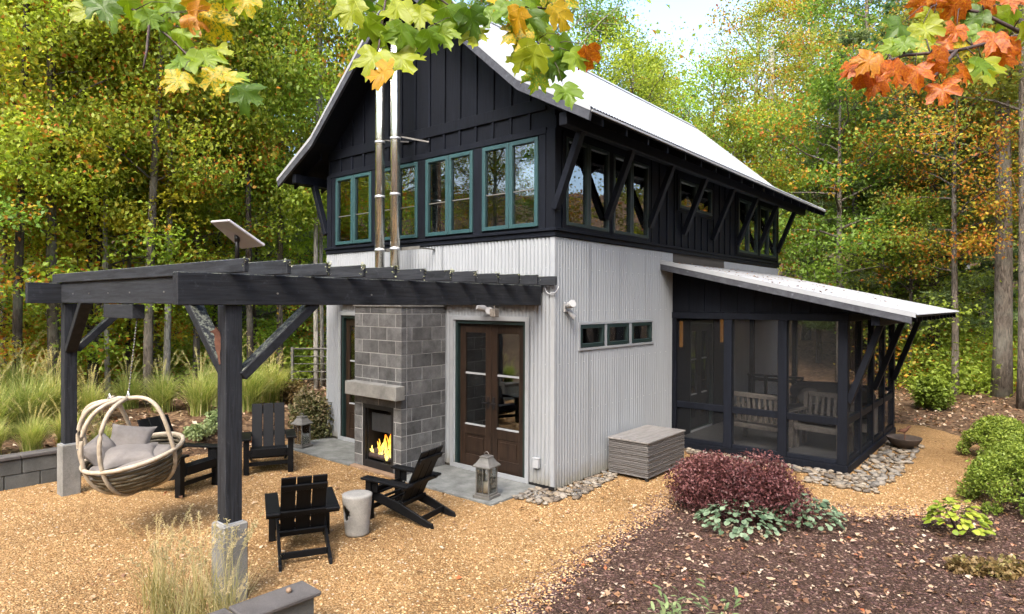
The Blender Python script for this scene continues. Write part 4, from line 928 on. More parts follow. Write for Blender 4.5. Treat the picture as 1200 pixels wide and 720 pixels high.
# ------------------------------------------------------------------ ceramic stools
def stool(loc, rz, label):
    prof = [(.165,.45),(.166,.44),(.158,.34),(.148,.22),(.138,.10),(.132,.015),(.125,.0)]
    n = 40; zs = np.linspace(.45,0,22); V = []; F = []
    for z_ in zs:
        rr = float(np.interp(z_, [p[1] for p in prof][::-1], [p[0] for p in prof][::-1]))
        V += [(rr*math.cos(2*math.pi*j/n), rr*math.sin(2*math.pi*j/n), z_) for j in range(n)]
    for i in range(len(zs)-1):
        for j in range(n):
            zc = (zs[i]+zs[i+1])/2; a = (2*math.pi*(j+.5)/n)
            hole = any(((((a-c+math.pi)%(2*math.pi))-math.pi)*.15/.065)**2+((zc-.26)/.082)**2 < 1 for c in (0,math.pi))
            if not hole: F.append((i*n+j, i*n+(j+1)%n, (i+1)*n+(j+1)%n, (i+1)*n+j))
    V += [(.135*math.cos(2*math.pi*j/n), .135*math.sin(2*math.pi*j/n), .458) for j in range(n)]; b = len(zs)*n
    F += [(j, (j+1)%n, b+(j+1)%n, b+j) for j in range(n)]+[tuple(b+j for j in range(n))]
    o = MB().add(V,F,True).build('garden_stool', M['stool'], None, loc, (0,0,rz)); sm = o.modifiers.new('solid','SOLIDIFY'); sm.thickness = .018
    return tag(o, label, 'stool', 'pale ceramic garden stools')
stool((-.72,-2.75,0), R(264), 'pale tapered ceramic stool with oval hole between the two nearer black chairs')
stool((-4.15,-2.62,0), R(150), 'pale ceramic stool behind the near pergola post between the two far chairs')
# ------------------------------------------------------------------ lanterns
def lantern(loc, rz, k, label):
    r = empty('lantern', loc, rz, label, 'lantern', 'metal candle lanterns'); mt = M['pewter']
    def bx_(name, m_, *a): return MB().box(*[q*k for q in a]).build(name, m_, r, bevel=.003)
    bx_('base', mt, -.125,.125,-.125,.125,0,.035); bx_('base_step', mt, -.105,.105,-.105,.105,.035,.06)
    for sx in (-1,1):
        for sy in (-1,1): bx_('corner_bar', mt, sx*.092-.008,sx*.092+.008,sy*.092-.008,sy*.092+.008,.06,.385)
    for sx in (-1,1): bx_('pane', M['lampglass'], sx*.09-.0015,sx*.09+.0015,-.084,.084,.06,.385); bx_('pane', M['lampglass'], -.084,.084,sx*.09-.0015,sx*.09+.0015,.06,.385)
    def sq(lv): 
        vs = [(x_*h*k,y_*h*k,z*k) for h,z in lv for x_,y_ in ((-1,-1),(1,-1),(1,1),(-1,1))]
        return MB().add(vs,[(i*4+j,i*4+(j+1)%4,i*4+4+(j+1)%4,i*4+4+j) for i in range(len(lv)-1) for j in range(4)]+[(3,2,1,0),tuple(len(lv)*4-4+j for j in range(4))])
    sq([(.128,.385),(.128,.40),(.095,.435),(.07,.475),(.058,.50)]).build('roof', mt, r); sq([(.066,.5),(.066,.512),(.05,.52)]).build('vent_cap', mt, r)
    MB().tube([(.035*k*math.cos(t), 0, (.52+.045*math.sin(t))*k) for t in np.linspace(0,math.pi,10)],.006*k,6).build('handle', mt, r)
    MB().lathe([(0,.062*k),(.04*k,.062*k),(.04*k,.19*k),(0,.19*k)],16).build('candle', M['candle'], r)
    bx_('mullion', mt, -.004,.004,-.095,-.0905,.06,.385)
    return r
lantern((-.47,-.86,.028), R(8), 1.06, 'tall pewter candle lantern on the slab by the double doors')
lantern((-4.92,-.84,.028), R(12), 1.06, 'pewter candle lantern on the slab left of the fireplace')
# ------------------------------------------------------------------ wicker deck box
dbx = empty('storage_box', (.46,1.86,0), 0, 'large grey wicker storage box with slatted lid against the metal wall', 'storage box')
X0,X1,Y0_,Y1_ = -.335,.335,-.62,.62
for i in range(16):
    z0_ = .045+i*.0308; a = .003 if i % 2 else 0
    MB().box(X0+a,X1-a,Y0_+a,Y1_-a,z0_,z0_+.0305).build('wicker_band', M['wicker'], dbx, bevel=.008)
for sx in (X0+.03,X1-.03):
    for sy in (Y0_+.03,Y1_-.03): MB().box(sx-.022,sx+.022,sy-.022,sy+.022,.005,.05).build('foot', M['iron'], dbx)
for i in range(6):
    w_ = (X1-X0+.02)/6; MB().box(X0-.01+i*w_+.003,X0-.01+(i+1)*w_-.003,Y0_-.012,Y1_+.012,.552,.578).build('lid_slat', M['boxlid'], dbx, bevel=.004)
MB().box(X0+.004,X1-.004,Y0_+.004,Y1_-.004,.538,.551).build('lid_frame', M['wicker'], dbx)
# ------------------------------------------------------------------ porch furniture
def bench(loc, rz, w, label, cush=False):
    r = empty('slatted_bench', loc, rz, label, 'bench'); mt = M['teakdim']       # faces +Y
    for s_ in (-1,1):
        MB().box(s_*w/2-.035,s_*w/2+.035,.24,.31,0,.62).build('front_leg', mt, r, bevel=.004); MB().prism([(-.28,0),(-.21,0),(-.24,.45),(-.32,.92),(-.38,.92),(-.31,.45)],0,s_*w/2-.033,s_*w/2+.033).build('rear_leg', mt, r, bevel=.004)
        MB().box(s_*w/2-.045,s_*w/2+.045,-.32,.34,.62,.65).build('armrest', mt, r, bevel=.004)
    MB().box(-w/2+.036,w/2-.036,.25,.29,.33,.40).build('front_rail', mt, r, bevel=.004); MB().box(-w/2+.036,w/2-.036,-.28,-.24,.30,.38).build('rear_rail', mt, r, bevel=.004)
    MB().bar((-w/2+.036,-.345,.89),(w/2-.036,-.345,.89),.05,.08).build('top_rail', mt, r, bevel=.004)
    for i in range(6): MB().box(-w/2+.0,w/2-.0,.20-i*.085,.275-i*.085,.402,.424).build('seat_slat', mt, r)
    nb = int(w/.10)
    for i in range(nb): x_ = -w/2+.08+i*(w-.16)/(nb-1); MB().bar((x_,-.262,.43),(x_,-.34,.86),.05,.02,(0,1,0)).build('back_slat', mt, r)
    if cush: blob('cushion', (0,.0,.49), (w/2-.06,.27,.075), M['darkcushion'], r, 4, .5, amp=.02)
    return r
bench((1.40,4.35,.127), R(-8), .95, 'weathered teak slatted bench seen from behind through the middle porch screen')
bench((2.30,4.60,.127), R(172), .78, 'weathered teak armchair with dark cushion near the porch corner post', True)
so_ = empty('porch_sofa', (1.9,6.6,.127), R(180), 'charcoal cushioned sofa at the back of the screened porch', 'sofa')
MB().box(-.85,.85,-.38,.38,.08,.24).build('base', M['teak'], so_, bevel=.01); blob('seat_cushion', (0,.05,.36), (.8,.36,.10), M['darkcushion'], so_, 2, .45, amp=.015)
blob('back_cushion', (0,-.30,.66), (.8,.11,.24), M['darkcushion'], so_, 6, .45, amp=.02); blob('throw_pillow', (.35,-.12,.58), (.22,.09,.18), M['cushion'], so_, 7, .6, (R(20),0,.2), .03)
for s_ in (-1,1): MB().box(s_*.85-.05,s_*.85+.05,-.38,.40,0,.58).build('arm', M['teak'], so_, bevel=.01)
# dark stair rail behind
rl = empty('porch_railing', (0,0,0), 0, 'dark railing in front of the pale wall at the far end of the porch', 'railing')
for z_ in (.55,.98): MB().box(.05,1.25,7.40,7.44,z_,z_+.05).build('rail', M['black'], rl)
for x_ in (.1,.45,.8,1.2): MB().box(x_-.03,x_+.03,7.39,7.45,.126,1.03).build('upright', M['black'], rl)
# warm wall lamps inside the porch
def glow():
    mt, nt, b = mat('amber_lamp_glass'); setp(b, Base_Color=(.06,.026,.009), Roughness=.4); b.inputs['Emission Color'].default_value = (1,.42,.08,1); b.inputs['Emission Strength'].default_value = .03; return mt
M['amber'] = glow()
for i,(y_,l_) in enumerate(((3.92,'tall amber wall lamp inside the porch beside the metal wall'),(5.86,'tall amber wall lamp inside the porch between glazed doors and pale metal'))):
    r = empty('wall_lamp', (.03,y_,1.5), 0, l_, 'lamp', 'amber porch wall lamps'); MB().box(0,.05,-.035,.035,.30,.78).build('shade', M['amber'], r, bevel=.01); MB().box(-.008,.0,-.045,.045,.27,.82).build('back_plate', M['iron'], r)
# ------------------------------------------------------------------ low walls
gw = empty('retaining_wall', (-5.84,-6,0), 0, 'low grey block retaining wall at the left edge holding the grass bed', 'wall')
for r_ in range(2):
    for i in range(13):
        y_ = -2.9+i*.41+(.2 if r_ % 2 else 0)
        if -6+y_+.2+2.95 < 2.4 and y_-.2 < 2.25: piece('block', M['wallblock'], gw, (random.uniform(-.004,.004),y_-.3,.10+r_*.205-.01), (.19,.40,.198), bevel=.006)
for i in range(8): piece('cap_stone', M['cap'], gw, (0,-3.0+i*.66,.43), (.25,.655,.05), bevel=.008)
lw = empty('garden_wall_end', (.9,-4.75,0), R(-2), 'dark capped low block wall end at the bottom of the yard beside the near pier', 'wall')
for r_ in range(2): 
    for i in range(3): piece('block', M['wallblock'], lw, (-.17,.24-i*.41,.08+r_*.16), (.20,.40,.155), bevel=.006)
piece('cap_stone', M['cap'], lw, (-.17,.18,.34), (.29,.60,.035), bevel=.008); piece('cap_stone', M['cap'], lw, (-.17,-.44,.34), (.29,.60,.035), bevel=.008)
tag(blob('walnut', (.72,-4.45,.375), (.022,.022,.019), M['hearth'], None, 1, 1.0, amp=.02), 'small tan nut lying on the dark wall cap', 'nut')
# rusty bowl and bird beside the porch corner
bw = empty('fire_bowl', (3.30,6.10,0), .4, 'rusty dark fire bowl with a small bird figure beside the porch corner', 'fire bowl')
MB().lathe([(.0,.05),(.16,.06),(.30,.16),(.36,.26),(.365,.275),(.345,.27),(.28,.19),(.14,.10),(0,.09)],28).build('bowl', M['rustdark'], bw); MB().lathe([(.12,0),(.13,.02),(.1,.07)],16).build('foot', M['rustdark'], bw); bw.scale = (.78,.78,.85)
MB().tube([(.0,.0,.09),(.02,0,.3),(.0,0,.36)],[.012,.012,.01],6).build('stake', M['rust'], bw); MB().tube([(-.14,0,.38),(-.07,0,.41),(.0,0,.40),(.06,0,.44),(.10,0,.50),(.15,0,.50)],[.008,.035,.05,.035,.028,.006],8).build('bird_figure', M['rust'], bw)
# steel railing and post behind the pergola, far left of the house
rr = empty('deck_railing', (-9.2,1.6,0), R(38), 'grey horizontal-bar railing far behind the pergola by the birch trunks', 'railing')
hz = float(th(-9.2,1.6))
for x_ in (-.05,1.1,2.2): MB().box(x_-.03,x_+.03,-.03,.03,hz-.2,hz+1.0).build('post', M['pewter'], rr)
for k in range(5): MB().tube([(-.05,0,hz+.2+k*.19),(2.2,0,hz+.2+k*.19)],.012 if k < 4 else .025,6).build('bar', M['pewter'], rr)

# ------------------------------------------------------------------ trees
def az_n(C, seed): return .5+.5*np.sin(np.arctan2(C[:,1],C[:,0])*1.5+seed+C[:,2]*.5)
def tree_meshes(seed, H, Rm, z_lo, nb, nleaf, lsize, bark_, lean=0.0, pale=0.0, sub=5, rise=(15,55), up=.5, shape=1.0, trunk_r=.16):
    """returns (trunk mesh, crown mesh): tapered trunk with limbs, leaves in clumps along the outer limbs"""
    r = np.random.default_rng(seed); mb = MB()
    ph = r.uniform(0,6.28,4); bend = lambda z: np.array([lean*z/H*z/H*2+.18*math.sin(z*.35+ph[0])*z/H, .18*math.sin(z*.31+ph[1])*z/H, z])
    zs = np.linspace(-.3, H*.96, 12); tr = trunk_r
    mb.tube([bend(z) for z in zs], [tr*(1.25 if i == 0 else 1)*(1-z/H)**.8+.012 for i, z in enumerate(np.maximum(zs,0))], 8)
    C = []; S_ = []
    for b in range(nb):
        t = (b+r.uniform(0,1))/nb; z = z_lo+(H*.97-z_lo)*t
        prof = (math.sin(math.pi*(.12+.83*t**shape)))**.8
        az = b*2.399+r.uniform(-.5,.5); Lb = Rm*prof*r.uniform(.65,1.15); el = R(r.uniform(*rise))*(1-.3*(1-t))+R(20)*t
        p0 = bend(z); d = np.array([math.cos(az)*math.cos(el), math.sin(az)*math.cos(el), math.sin(el)])
        pts = [p0+d*Lb*s+np.array([0,0,-.12*Lb*s*s])+r.normal(0,.05*Lb,3)*(s > 0)*s for s in (0,.35,.7,1)]
        rb = max(.012, tr*.42*(1-t*.7)*prof+.01); mb.tube(pts, [rb,rb*.7,rb*.4,.008], 5, False)
        for k in range(sub):
            s = r.uniform(.35,1); q = np.array(pts[0])*(1-s)+np.array(pts[-1])*s
            d2 = unit(d+r.normal(0,.75,3)); l2 = Lb*r.uniform(.18,.42); e = q+d2*l2
            mb.tube([q,(q+e)/2+r.normal(0,.04,3),e],[rb*.3+.004,rb*.2+.003,.004],3,False)
            C.append(e); S_.append(r.uniform(.7,1.2)); C.append((q+e)/2); S_.append(r.uniform(.5,.9))
        C.append(pts[-1]); S_.append(1.0)
    C = np.array(C); S_ = np.array(S_); w = S_**2; ci = r.choice(len(C), nleaf, p=w/w.sum())
    cs = Rm*.135
    P = C[ci]+r.normal(0,1,(nleaf,3))*np.array([1,1,.5])*(cs*S_[ci])[:,None]
    V, F = leaves_np(P, lsize*r.uniform(.65,1.35,nleaf), up, .2, .68, .18, r)
    cl = r.uniform(0,1,len(C)); tone = np.clip(.55*cl[ci]+.45*r.uniform(0,1,nleaf)+r.normal(0,.06,nleaf), 0, 1)
    tm = mb.mesh('trunk'); tm.materials.append(bark_); cm_ = mesh_np('crown', V, F, tone, clump=np.clip(r.uniform(0,1,len(C))[ci]*.8+.2*az_n(C,seed)[ci],0,1)); cm_.materials.append(M['leaf'])
    return tm, cm_
def pine_meshes(seed, H, Rm, z_lo, whorls, bark_, tr=.15):
    r = np.random.default_rng(seed); mb = MB(); ph = r.uniform(0,6)
    bend = lambda z: np.array([.1*math.sin(z*.3+ph)*z/H, .1*math.cos(z*.27+ph)*z/H, z])
    zs = np.linspace(-.3,H,9); mb.tube([bend(z) for z in zs],[tr*(1-max(z,0)/H)**.9+.01 for z in zs],8)
    Pn = []; Dn = []; Tn = []
    for w in range(whorls):
        t = (w+r.uniform(0,.7))/whorls; z = z_lo+(H-z_lo)*t; k = r.integers(4,7)
        for b in range(k):
            if r.uniform() < .12: continue
            az = b*2*math.pi/k+r.uniform(-.4,.4)+w; Lb = Rm*(1-t)**.75*r.uniform(.6,1.15)+.25
            d = np.array([math.cos(az), math.sin(az), r.uniform(-.12,.18)]); p0 = bend(z); tip = p0+d*Lb+np.array([0,0,.08*Lb])
            mb.tube([p0,p0+d*Lb*.5+np.array([0,0,-.05*Lb]),tip],[.03*(1-t)+.012,.018,.006],4,False)
            nt_ = int(16+34*Lb/Rm); s = r.uniform(.22,1,nt_)**.8; tone_b = r.uniform(0,.6)
            side = np.cross(d,[0,0,1]); off = r.uniform(-1,1,nt_)*(.10+.30*Lb*s*(1.15-s))
            c = p0+d*(Lb*s)[:,None]+side*off[:,None]+np.stack([r.normal(0,.04,nt_),r.normal(0,.04,nt_),.08*Lb*s*s-.05*Lb*np.sin(np.pi*s)+r.normal(0,.06,nt_)],1)
            m_ = 13; nd = unit(r.normal(0,1,(nt_,m_,3))*np.array([1,1,.7])+unit(d+side*np.sign(off)[:,None]*.6)[:,None,:]*.9+np.array([0,0,.25]))
            Pn.append(np.repeat(c,m_,0)+r.normal(0,.02,(nt_*m_,3))); Dn.append(nd.reshape(-1,3)); Tn.append(np.clip(tone_b+r.uniform(0,.45,nt_*m_),0,1))
    P = np.concatenate(Pn); D = np.concatenate(Dn); n = len(P); L = r.uniform(.12,.24,n)[:,None]; sd_ = unit(np.cross(D, r.normal(0,1,(n,3))))*.011
    V = np.stack([P-sd_, P+sd_, P+D*L],1); i = np.arange(n)*3
    tm = mb.mesh('trunk'); tm.materials.append(bark_); cm_ = mesh_np('crown', V, np.stack([i,i+1,i+2],1), np.concatenate(Tn), clump=np.ones(n)); cm_.materials.append(M['needle'])
    return tm, cm_
TREES = {}
TREES['airy0'] = tree_meshes(150, 18, 3.6, 6, 30, 6500, .125, M['barkpale'], up=.2, trunk_r=.15); TREES['airy1'] = tree_meshes(151, 20, 3.4, 8, 30, 6000, .125, M['bark'], up=.2, trunk_r=.15)
for i in range(4): TREES['tall%d' % i] = tree_meshes(100+i, [17,19,15.5,18][i], [3.3,3.7,3.1,3.4][i], [4.5,5.5,3.6,6.5][i], [34,38,32,34][i], 15000, .122, [M['bark'],M['barkpale'],M['bark'],M['barkpale']][i], up=.2, trunk_r=[.17,.2,.14,.19][i])
for i in range(3): TREES['mid%d' % i] = tree_meshes(200+i, [9,10.5,8][i], [2.6,2.9,2.4][i], [2.9,3.3,2.5][i], [26,28,24][i], 15000, .088, M['bark'], rise=(5,35), up=.35, trunk_r=.09)
for i in range(3): TREES['sap%d' % i] = tree_meshes(300+i, [4.2,5.0,3.4][i], [1.5,1.8,1.4][i], [.5,.8,.4][i], [20,22,18][i], 7000, .08, M['barkdark'], rise=(0,30), up=.6, trunk_r=.045)
for i in range(3): TREES['pine%d' % i] = pine_meshes(400+i, [15,17,11][i], [2.7,3.0,2.3][i], [3.0,5.0,1.2][i], [22,22,18][i], M['barkdark'])
def tree(kind, x_, y_, s, rz, colr, label, group, name, cat='tree', aut=.12):
    o = empty(name, (x_,y_,float(th(x_,y_))-.05), rz, label, cat, group); o.scale = (s,s,s*random.uniform(.94,1.08))
    tm, cm_ = TREES[kind]; link('trunk', tm, None, o); c = link('crown', cm_, None, o); c.color = (*colr, aut)
    return o
GREEN = (.185,.275,.045); DEEP = (.15,.22,.04); LIME = (.29,.36,.045); GOLD = (.41,.39,.045); PINE = (.115,.185,.075); OLIVE = (.27,.28,.05); BLUE = (.15,.225,.095)
def at_ud(u, d):                       # ground position at bearing u (photo column) and depth d
    p = CAM+d*(FW+RT*(u-600)/FPX); return p[0], p[1]
def jit(c): k = random.uniform(.8,1.25); return (c[0]*k*random.uniform(.85,1.2), c[1]*k, c[2]*k)
def put(kind, u, d, s, colr, label, group, name, aut, cat='tree'):
    x_, y_ = at_ud(u, d); return tree(kind, x_, y_, s, random.uniform(0,6.28), jit(colr), label, group, name, cat, aut)
LG, BG, RG = 'forest trees left of the house', 'forest trees rising behind the house roof', 'forest trees right of the porch'
# left of the house: u, depth, kind, scale, colour, autumn
left = [(-60,17,'tall2',.85,LIME,.25),(5,14.5,'mid0',1.1,LIME,.35),(70,15.5,'mid1',1.1,LIME,.3),(125,18,'tall1',.85,GREEN,.2),(40,22,'tall3',1,GREEN,.2),
 (185,17,'mid2',1.15,LIME,.3),(255,18.5,'pine1',.95,PINE,.02),(215,25,'pine0',1.15,BLUE,.02),(160,27,'tall2',1.1,GREEN,.2),(285,21,'pine2',1.1,BLUE,.02),(300,24,'airy0',.95,GREEN,.15),(350,23,'airy1',.9,LIME,.2),(325,26,'mid1',1.1,GREEN,.12),
 (385,25,'mid0',1.2,LIME,.15),(440,27,'tall1',.72,GREEN,.1),(90,31,'tall0',1.2,OLIVE,.2),(10,33,'pine0',1.3,PINE,.02),(250,34,'tall1',1.15,LIME,.12),(-20,27,'tall2',1.2,LIME,.2),(300,17,'sap1',1.0,LIME,.15),(230,15.5,'mid0',.85,LIME,.3),(110,14.0,'sap1',1.25,LIME,.3),(150,15.0,'sap0',1.2,GOLD,.3)]
for u_,d_,k_,s_,c_,a_ in left:
    pn = k_.startswith('pine'); sm_ = k_.startswith('sap')
    put(k_,u_,d_,s_,c_, 'dark evergreen pine among the trees left of the house' if pn else ('yellow-green young tree left of the house behind the pergola' if c_ in (LIME,OLIVE) else 'green leafy tree in the forest left of the house'), LG+(' pines' if pn else ' yellowing' if c_ in (LIME,OLIVE) else ' green'), 'pine_tree' if pn else 'deciduous_tree', a_)
for u_,d_,k_,s_,c_,a_ in [(-30,12.5,'sap0',1.0,LIME,.4),(18,14,'sap1',.95,LIME,.35),(60,18,'sap2',1.1,LIME,.3),(130,21,'sap0',1.1,LIME,.2),(205,22,'sap2',1.2,LIME,.2),(265,22,'sap0',1.1,GREEN,.1),(335,23,'sap1',.9,LIME,.1),(-100,11,'sap1',1,GREEN,.2),(165,24,'sap1',1.2,LIME,.15),(370,23,'sap0',1,GREEN,.12)]:
    put(k_,u_,d_,s_,c_,'leafy sapling in the undergrowth left of the house','saplings left of the house','sapling',a_)
# behind the house
for u_,d_,k_,s_,c_,a_ in [(500,30,'tall0',.85,GREEN,.1),(580,28,'tall3',.95,GREEN,.12),(650,27,'tall1',1.0,GREEN,.12),(705,31,'tall2',1.1,GREEN,.15),(740,26,'mid1',1.2,LIME,.12),(765,35,'tall0',.85,GREEN,.1),(835,29,'mid1',1.25,LIME,.2),(885,31,'airy0',1.15,OLIVE,.5),(905,24,'mid2',1.15,LIME,.28),(945,30,'tall1',.95,LIME,.2),(860,24,'mid0',1.0,GREEN,.12),(800,27,'mid0',1.1,LIME,.15),(620,36,'pine1',1.2,PINE,.02),(960,24,'mid1',1.05,OLIVE,.35)]:
    pn = k_.startswith('pine')
    put(k_,u_,d_,s_,c_, 'dark pine rising behind the house roof' if pn else ('orange-tinged tree rising behind the white roof' if a_ > .3 else 'green tree rising behind the white roof'), BG+(' orange' if a_ > .3 else ''), 'pine_tree' if pn else 'deciduous_tree', a_)
# right of the porch
for u_,d_,k_,s_,c_,a_ in [(985,20,'mid2',1.2,GREEN,.22),(1010,27,'tall2',1.15,GREEN,.15),(1050,23,'pine0',.95,PINE,.02),(1095,20,'pine2',1.15,PINE,.02),(1125,26,'pine1',1.05,PINE,.02),(1080,30,'tall0',1.1,OLIVE,.25),(1150,22,'mid1',1.25,OLIVE,.5),(1130,33,'tall1',1.2,GREEN,.15),(1200,28,'tall3',1.15,OLIVE,.3),(1240,19,'mid0',1.2,OLIVE,.45),(1120,17.5,'mid1',.95,OLIVE,.62),(1060,24,'mid2',1.2,LIME,.2),(1290,22,'tall0',1,GREEN,.2),(1340,17,'tall2',.9,LIME,.25),(1180,35,'pine0',1.3,PINE,.02),(1015,33,'pine1',1.2,PINE,.02),(1000,22,'pine2',1.1,PINE,.02),(1065,19,'sap1',1.1,GREEN,.15),(1160,24,'pine2',1.2,PINE,.02)]:
    pn = k_.startswith('pine')
    put(k_,u_,d_,s_,c_, 'dark evergreen pine in the woods right of the porch' if pn else ('orange and green maple in the woods right of the porch' if a_ > .3 else 'green leafy tree in the woods right of the porch'), RG+(' pines' if pn else ' orange' if a_ > .3 else ''), 'pine_tree' if pn else 'deciduous_tree', a_)
# bare straight trunks picked out in the photo
def trunk_tree(u_, d_, w_px, hz, colr, label, mt, lean=0, forks=0):
    low = u_ < 400
    x_, y_ = at_ud(u_, d_); z0 = float(th(x_,y_)); rad = w_px/2/FPX*d_; o = empty('tree_trunk', (x_,y_,z0), random.uniform(0,6.28), label, 'tree', 'bare forest trunks')
    pts = [(lean*t*t+.06*math.sin(t*4+u_), .06*math.cos(t*3+u_), -.3+hz*t) for t in np.linspace(0,1,9)]
    MB().tube(pts,[rad*(1.15 if i == 0 else 1)*(1-.5*i/9) for i in range(9)],9).build('trunk', mt, o)
    for k in range(forks):
        t = random.uniform(.45,.9); a = random.uniform(0,6.28); b_ = Vector(pts[int(t*8)]); l = random.uniform(.8,1.8)
        MB().tube([b_, b_+Vector((math.cos(a)*l*.5,math.sin(a)*l*.5,l*.3)), b_+Vector((math.cos(a)*l,math.sin(a)*l,l*.45))],[rad*.3,rad*.2,.01],5).build('limb', mt, o)
    c = link('crown', TREES['mid%d' % random.randrange(3)][1], None, o, (0,0,.7 if low else hz*.42)); c.scale = (.95,.95,(hz+.6)/9.3 if low else hz*.68/8.8); c.color = (*jit(colr), .25)
    return o
for u_,d_,w_,h_,c_,l_,m_ in [(24,12.6,11,9,LIME,'dark straight trunk at the left edge of the picture behind the low wall','barkdark'),(63,13.2,13,10,LIME,'brown mottled trunk behind the left pergola post','bark'),(103,14.2,7,10,LIME,'thin dark trunk just right of the left pergola post','barkdark'),(128,14.0,6,10,GOLD,'slender pale trunk above the hanging chair','barkpale'),(177,13.6,11,10,LIME,'grey-brown trunk below the middle of the pergola cross beam','bark'),(195,14.4,8,10,LIME,'pale birch-like trunk beside the grey-brown one under the cross beam','barkpale'),
 (291,15.5,8,11,LIME,'dark trunk behind the near pergola post','barkdark'),(331,16.5,8,11,LIME,'grey trunk behind the right brace of the pergola','bark'),(372,16,6,11,LIME,'left one of the twin white trunks beside the house','barkpale'),(378,16.4,5,11,LIME,'right one of the twin white trunks beside the house','barkpale'),(1172,17,20,13,OLIVE,'thick grey trunk at the right edge above the boxwood bushes','bark'),(1197,15.5,14,12,OLIVE,'second grey trunk cut by the right edge of the picture','bark'),(1085,22,9,9,GREEN,'grey trunk standing in the woods just right of the porch brace','bark'),(1123,24,8,9,GREEN,'thin dark trunk between the porch and the big right trunk','barkdark'),(903,26,12,13,OLIVE,'pale upright trunk showing above the far end of the white roof','barkpale'),(760,30,6,12,GREEN,'slim dark trunk showing above the middle of the white roof','barkdark')]:
    trunk_tree(u_,d_,w_,h_,c_,l_,M[m_],random.uniform(-.25,.25),3)
# woods in front of the house, seen only in its windows
for i in range(30):
    a = R(203+i*4.8+random.uniform(-2,2)); d_ = random.uniform(29,39); x_, y_ = -1+d_*math.cos(a)*1.05, -4+d_*math.sin(a)
    k_ = random.choice(['tall0','tall1','tall2','mid0','mid1','tall3','pine0']); tree(k_,x_,y_,random.uniform(1.05,1.35),random.uniform(0,6),jit(random.choice([GREEN,OLIVE,LIME])),'forest tree across the yard, showing only as a reflection in the windows','reflected forest trees','pine_tree' if k_[0] == 'p' else 'deciduous_tree','tree',.3)
for i in range(9):
    x_, y_ = 10+random.uniform(0,7), -3+i*2.6; k_ = random.choice(['tall0','mid1','tall2','mid0']); 
    if at_ud(0,1) and (np.array([x_,y_])-CAM[:2])@RT[:2]/max(.1,(np.array([x_,y_])-CAM[:2])@FW[:2]) < .85 and y_ > -3: x_ += 6
    tree(k_,x_,y_,random.uniform(.8,1.0),random.uniform(0,6),jit(random.choice([GREEN,OLIVE,GOLD])),'forest tree beyond the right edge, showing only as a reflection in the windows','reflected forest trees on the right','deciduous_tree','tree',.45)
# far wooded hillside: one mass of crowns
V = []; F = []; T = []; off = 0
for kk in range(260):
    ub = random.uniform(-500,1700); d_ = random.uniform(36,62); x_, y_ = at_ud(ub, d_); z_ = float(th(x_,y_)); n_ = 420; hh = random.uniform(9,17) if not 265 < ub < 430 else random.uniform(4,7)
    P = np.array([x_,y_,z_+hh*.5])+rng.normal(0,1,(n_,3))*np.array([2.0,2.0,hh*.25]); v, f = leaves_np(P, rng.uniform(.28,.5,n_), .2); V.append(v.reshape(-1,3)); F.append(f+off); off += n_*4; T.append(np.clip(random.uniform(.0,.75)+rng.uniform(0,.25,n_),0,1))
fm = mesh_np('distant_woods', np.concatenate(V), np.concatenate(F), np.concatenate(T), clump=np.repeat(rng.uniform(0,1,260),420)); dw = link('distant_woods', fm, M['leaf']); dw.color = (.33,.40,.08,.25); tag(dw,'dense distant woodland closing the view between the trunks','woods',None,'stuff')
V = []; F = []; T = []; off = 0
for kk in range(230):                       # undergrowth
    ub = random.choice([random.uniform(-150,385), random.uniform(1055,1330)]); d_ = random.uniform(15,30) if ub < 500 else random.uniform(17.5,32); x_, y_ = at_ud(ub, d_); z_ = float(th(x_,y_)); n_ = 500; hh = random.uniform(.5,1.6) if d_ < 20 else random.uniform(.8,3.2)
    P = np.array([x_,y_,z_+hh*.4])+rng.normal(0,1,(n_,3))*np.array([.6,.6,hh*.3]); P[:,2] = np.maximum(P[:,2], z_+.02); v, f = leaves_np(P, rng.uniform(.08,.16,n_), .8); V.append(v.reshape(-1,3)); F.append(f+off); off += n_*4; T.append(np.clip(random.uniform(0,.6)+rng.uniform(0,.4,n_),0,1))
fm = mesh_np('undergrowth', np.concatenate(V), np.concatenate(F), np.concatenate(T), clump=np.repeat(rng.uniform(0,1,230),500)); dw = link('undergrowth', fm, M['leaf']); dw.color = (.30,.38,.06,.25); tag(dw,'low leafy undergrowth between the forest trunks','undergrowth',None,'stuff')
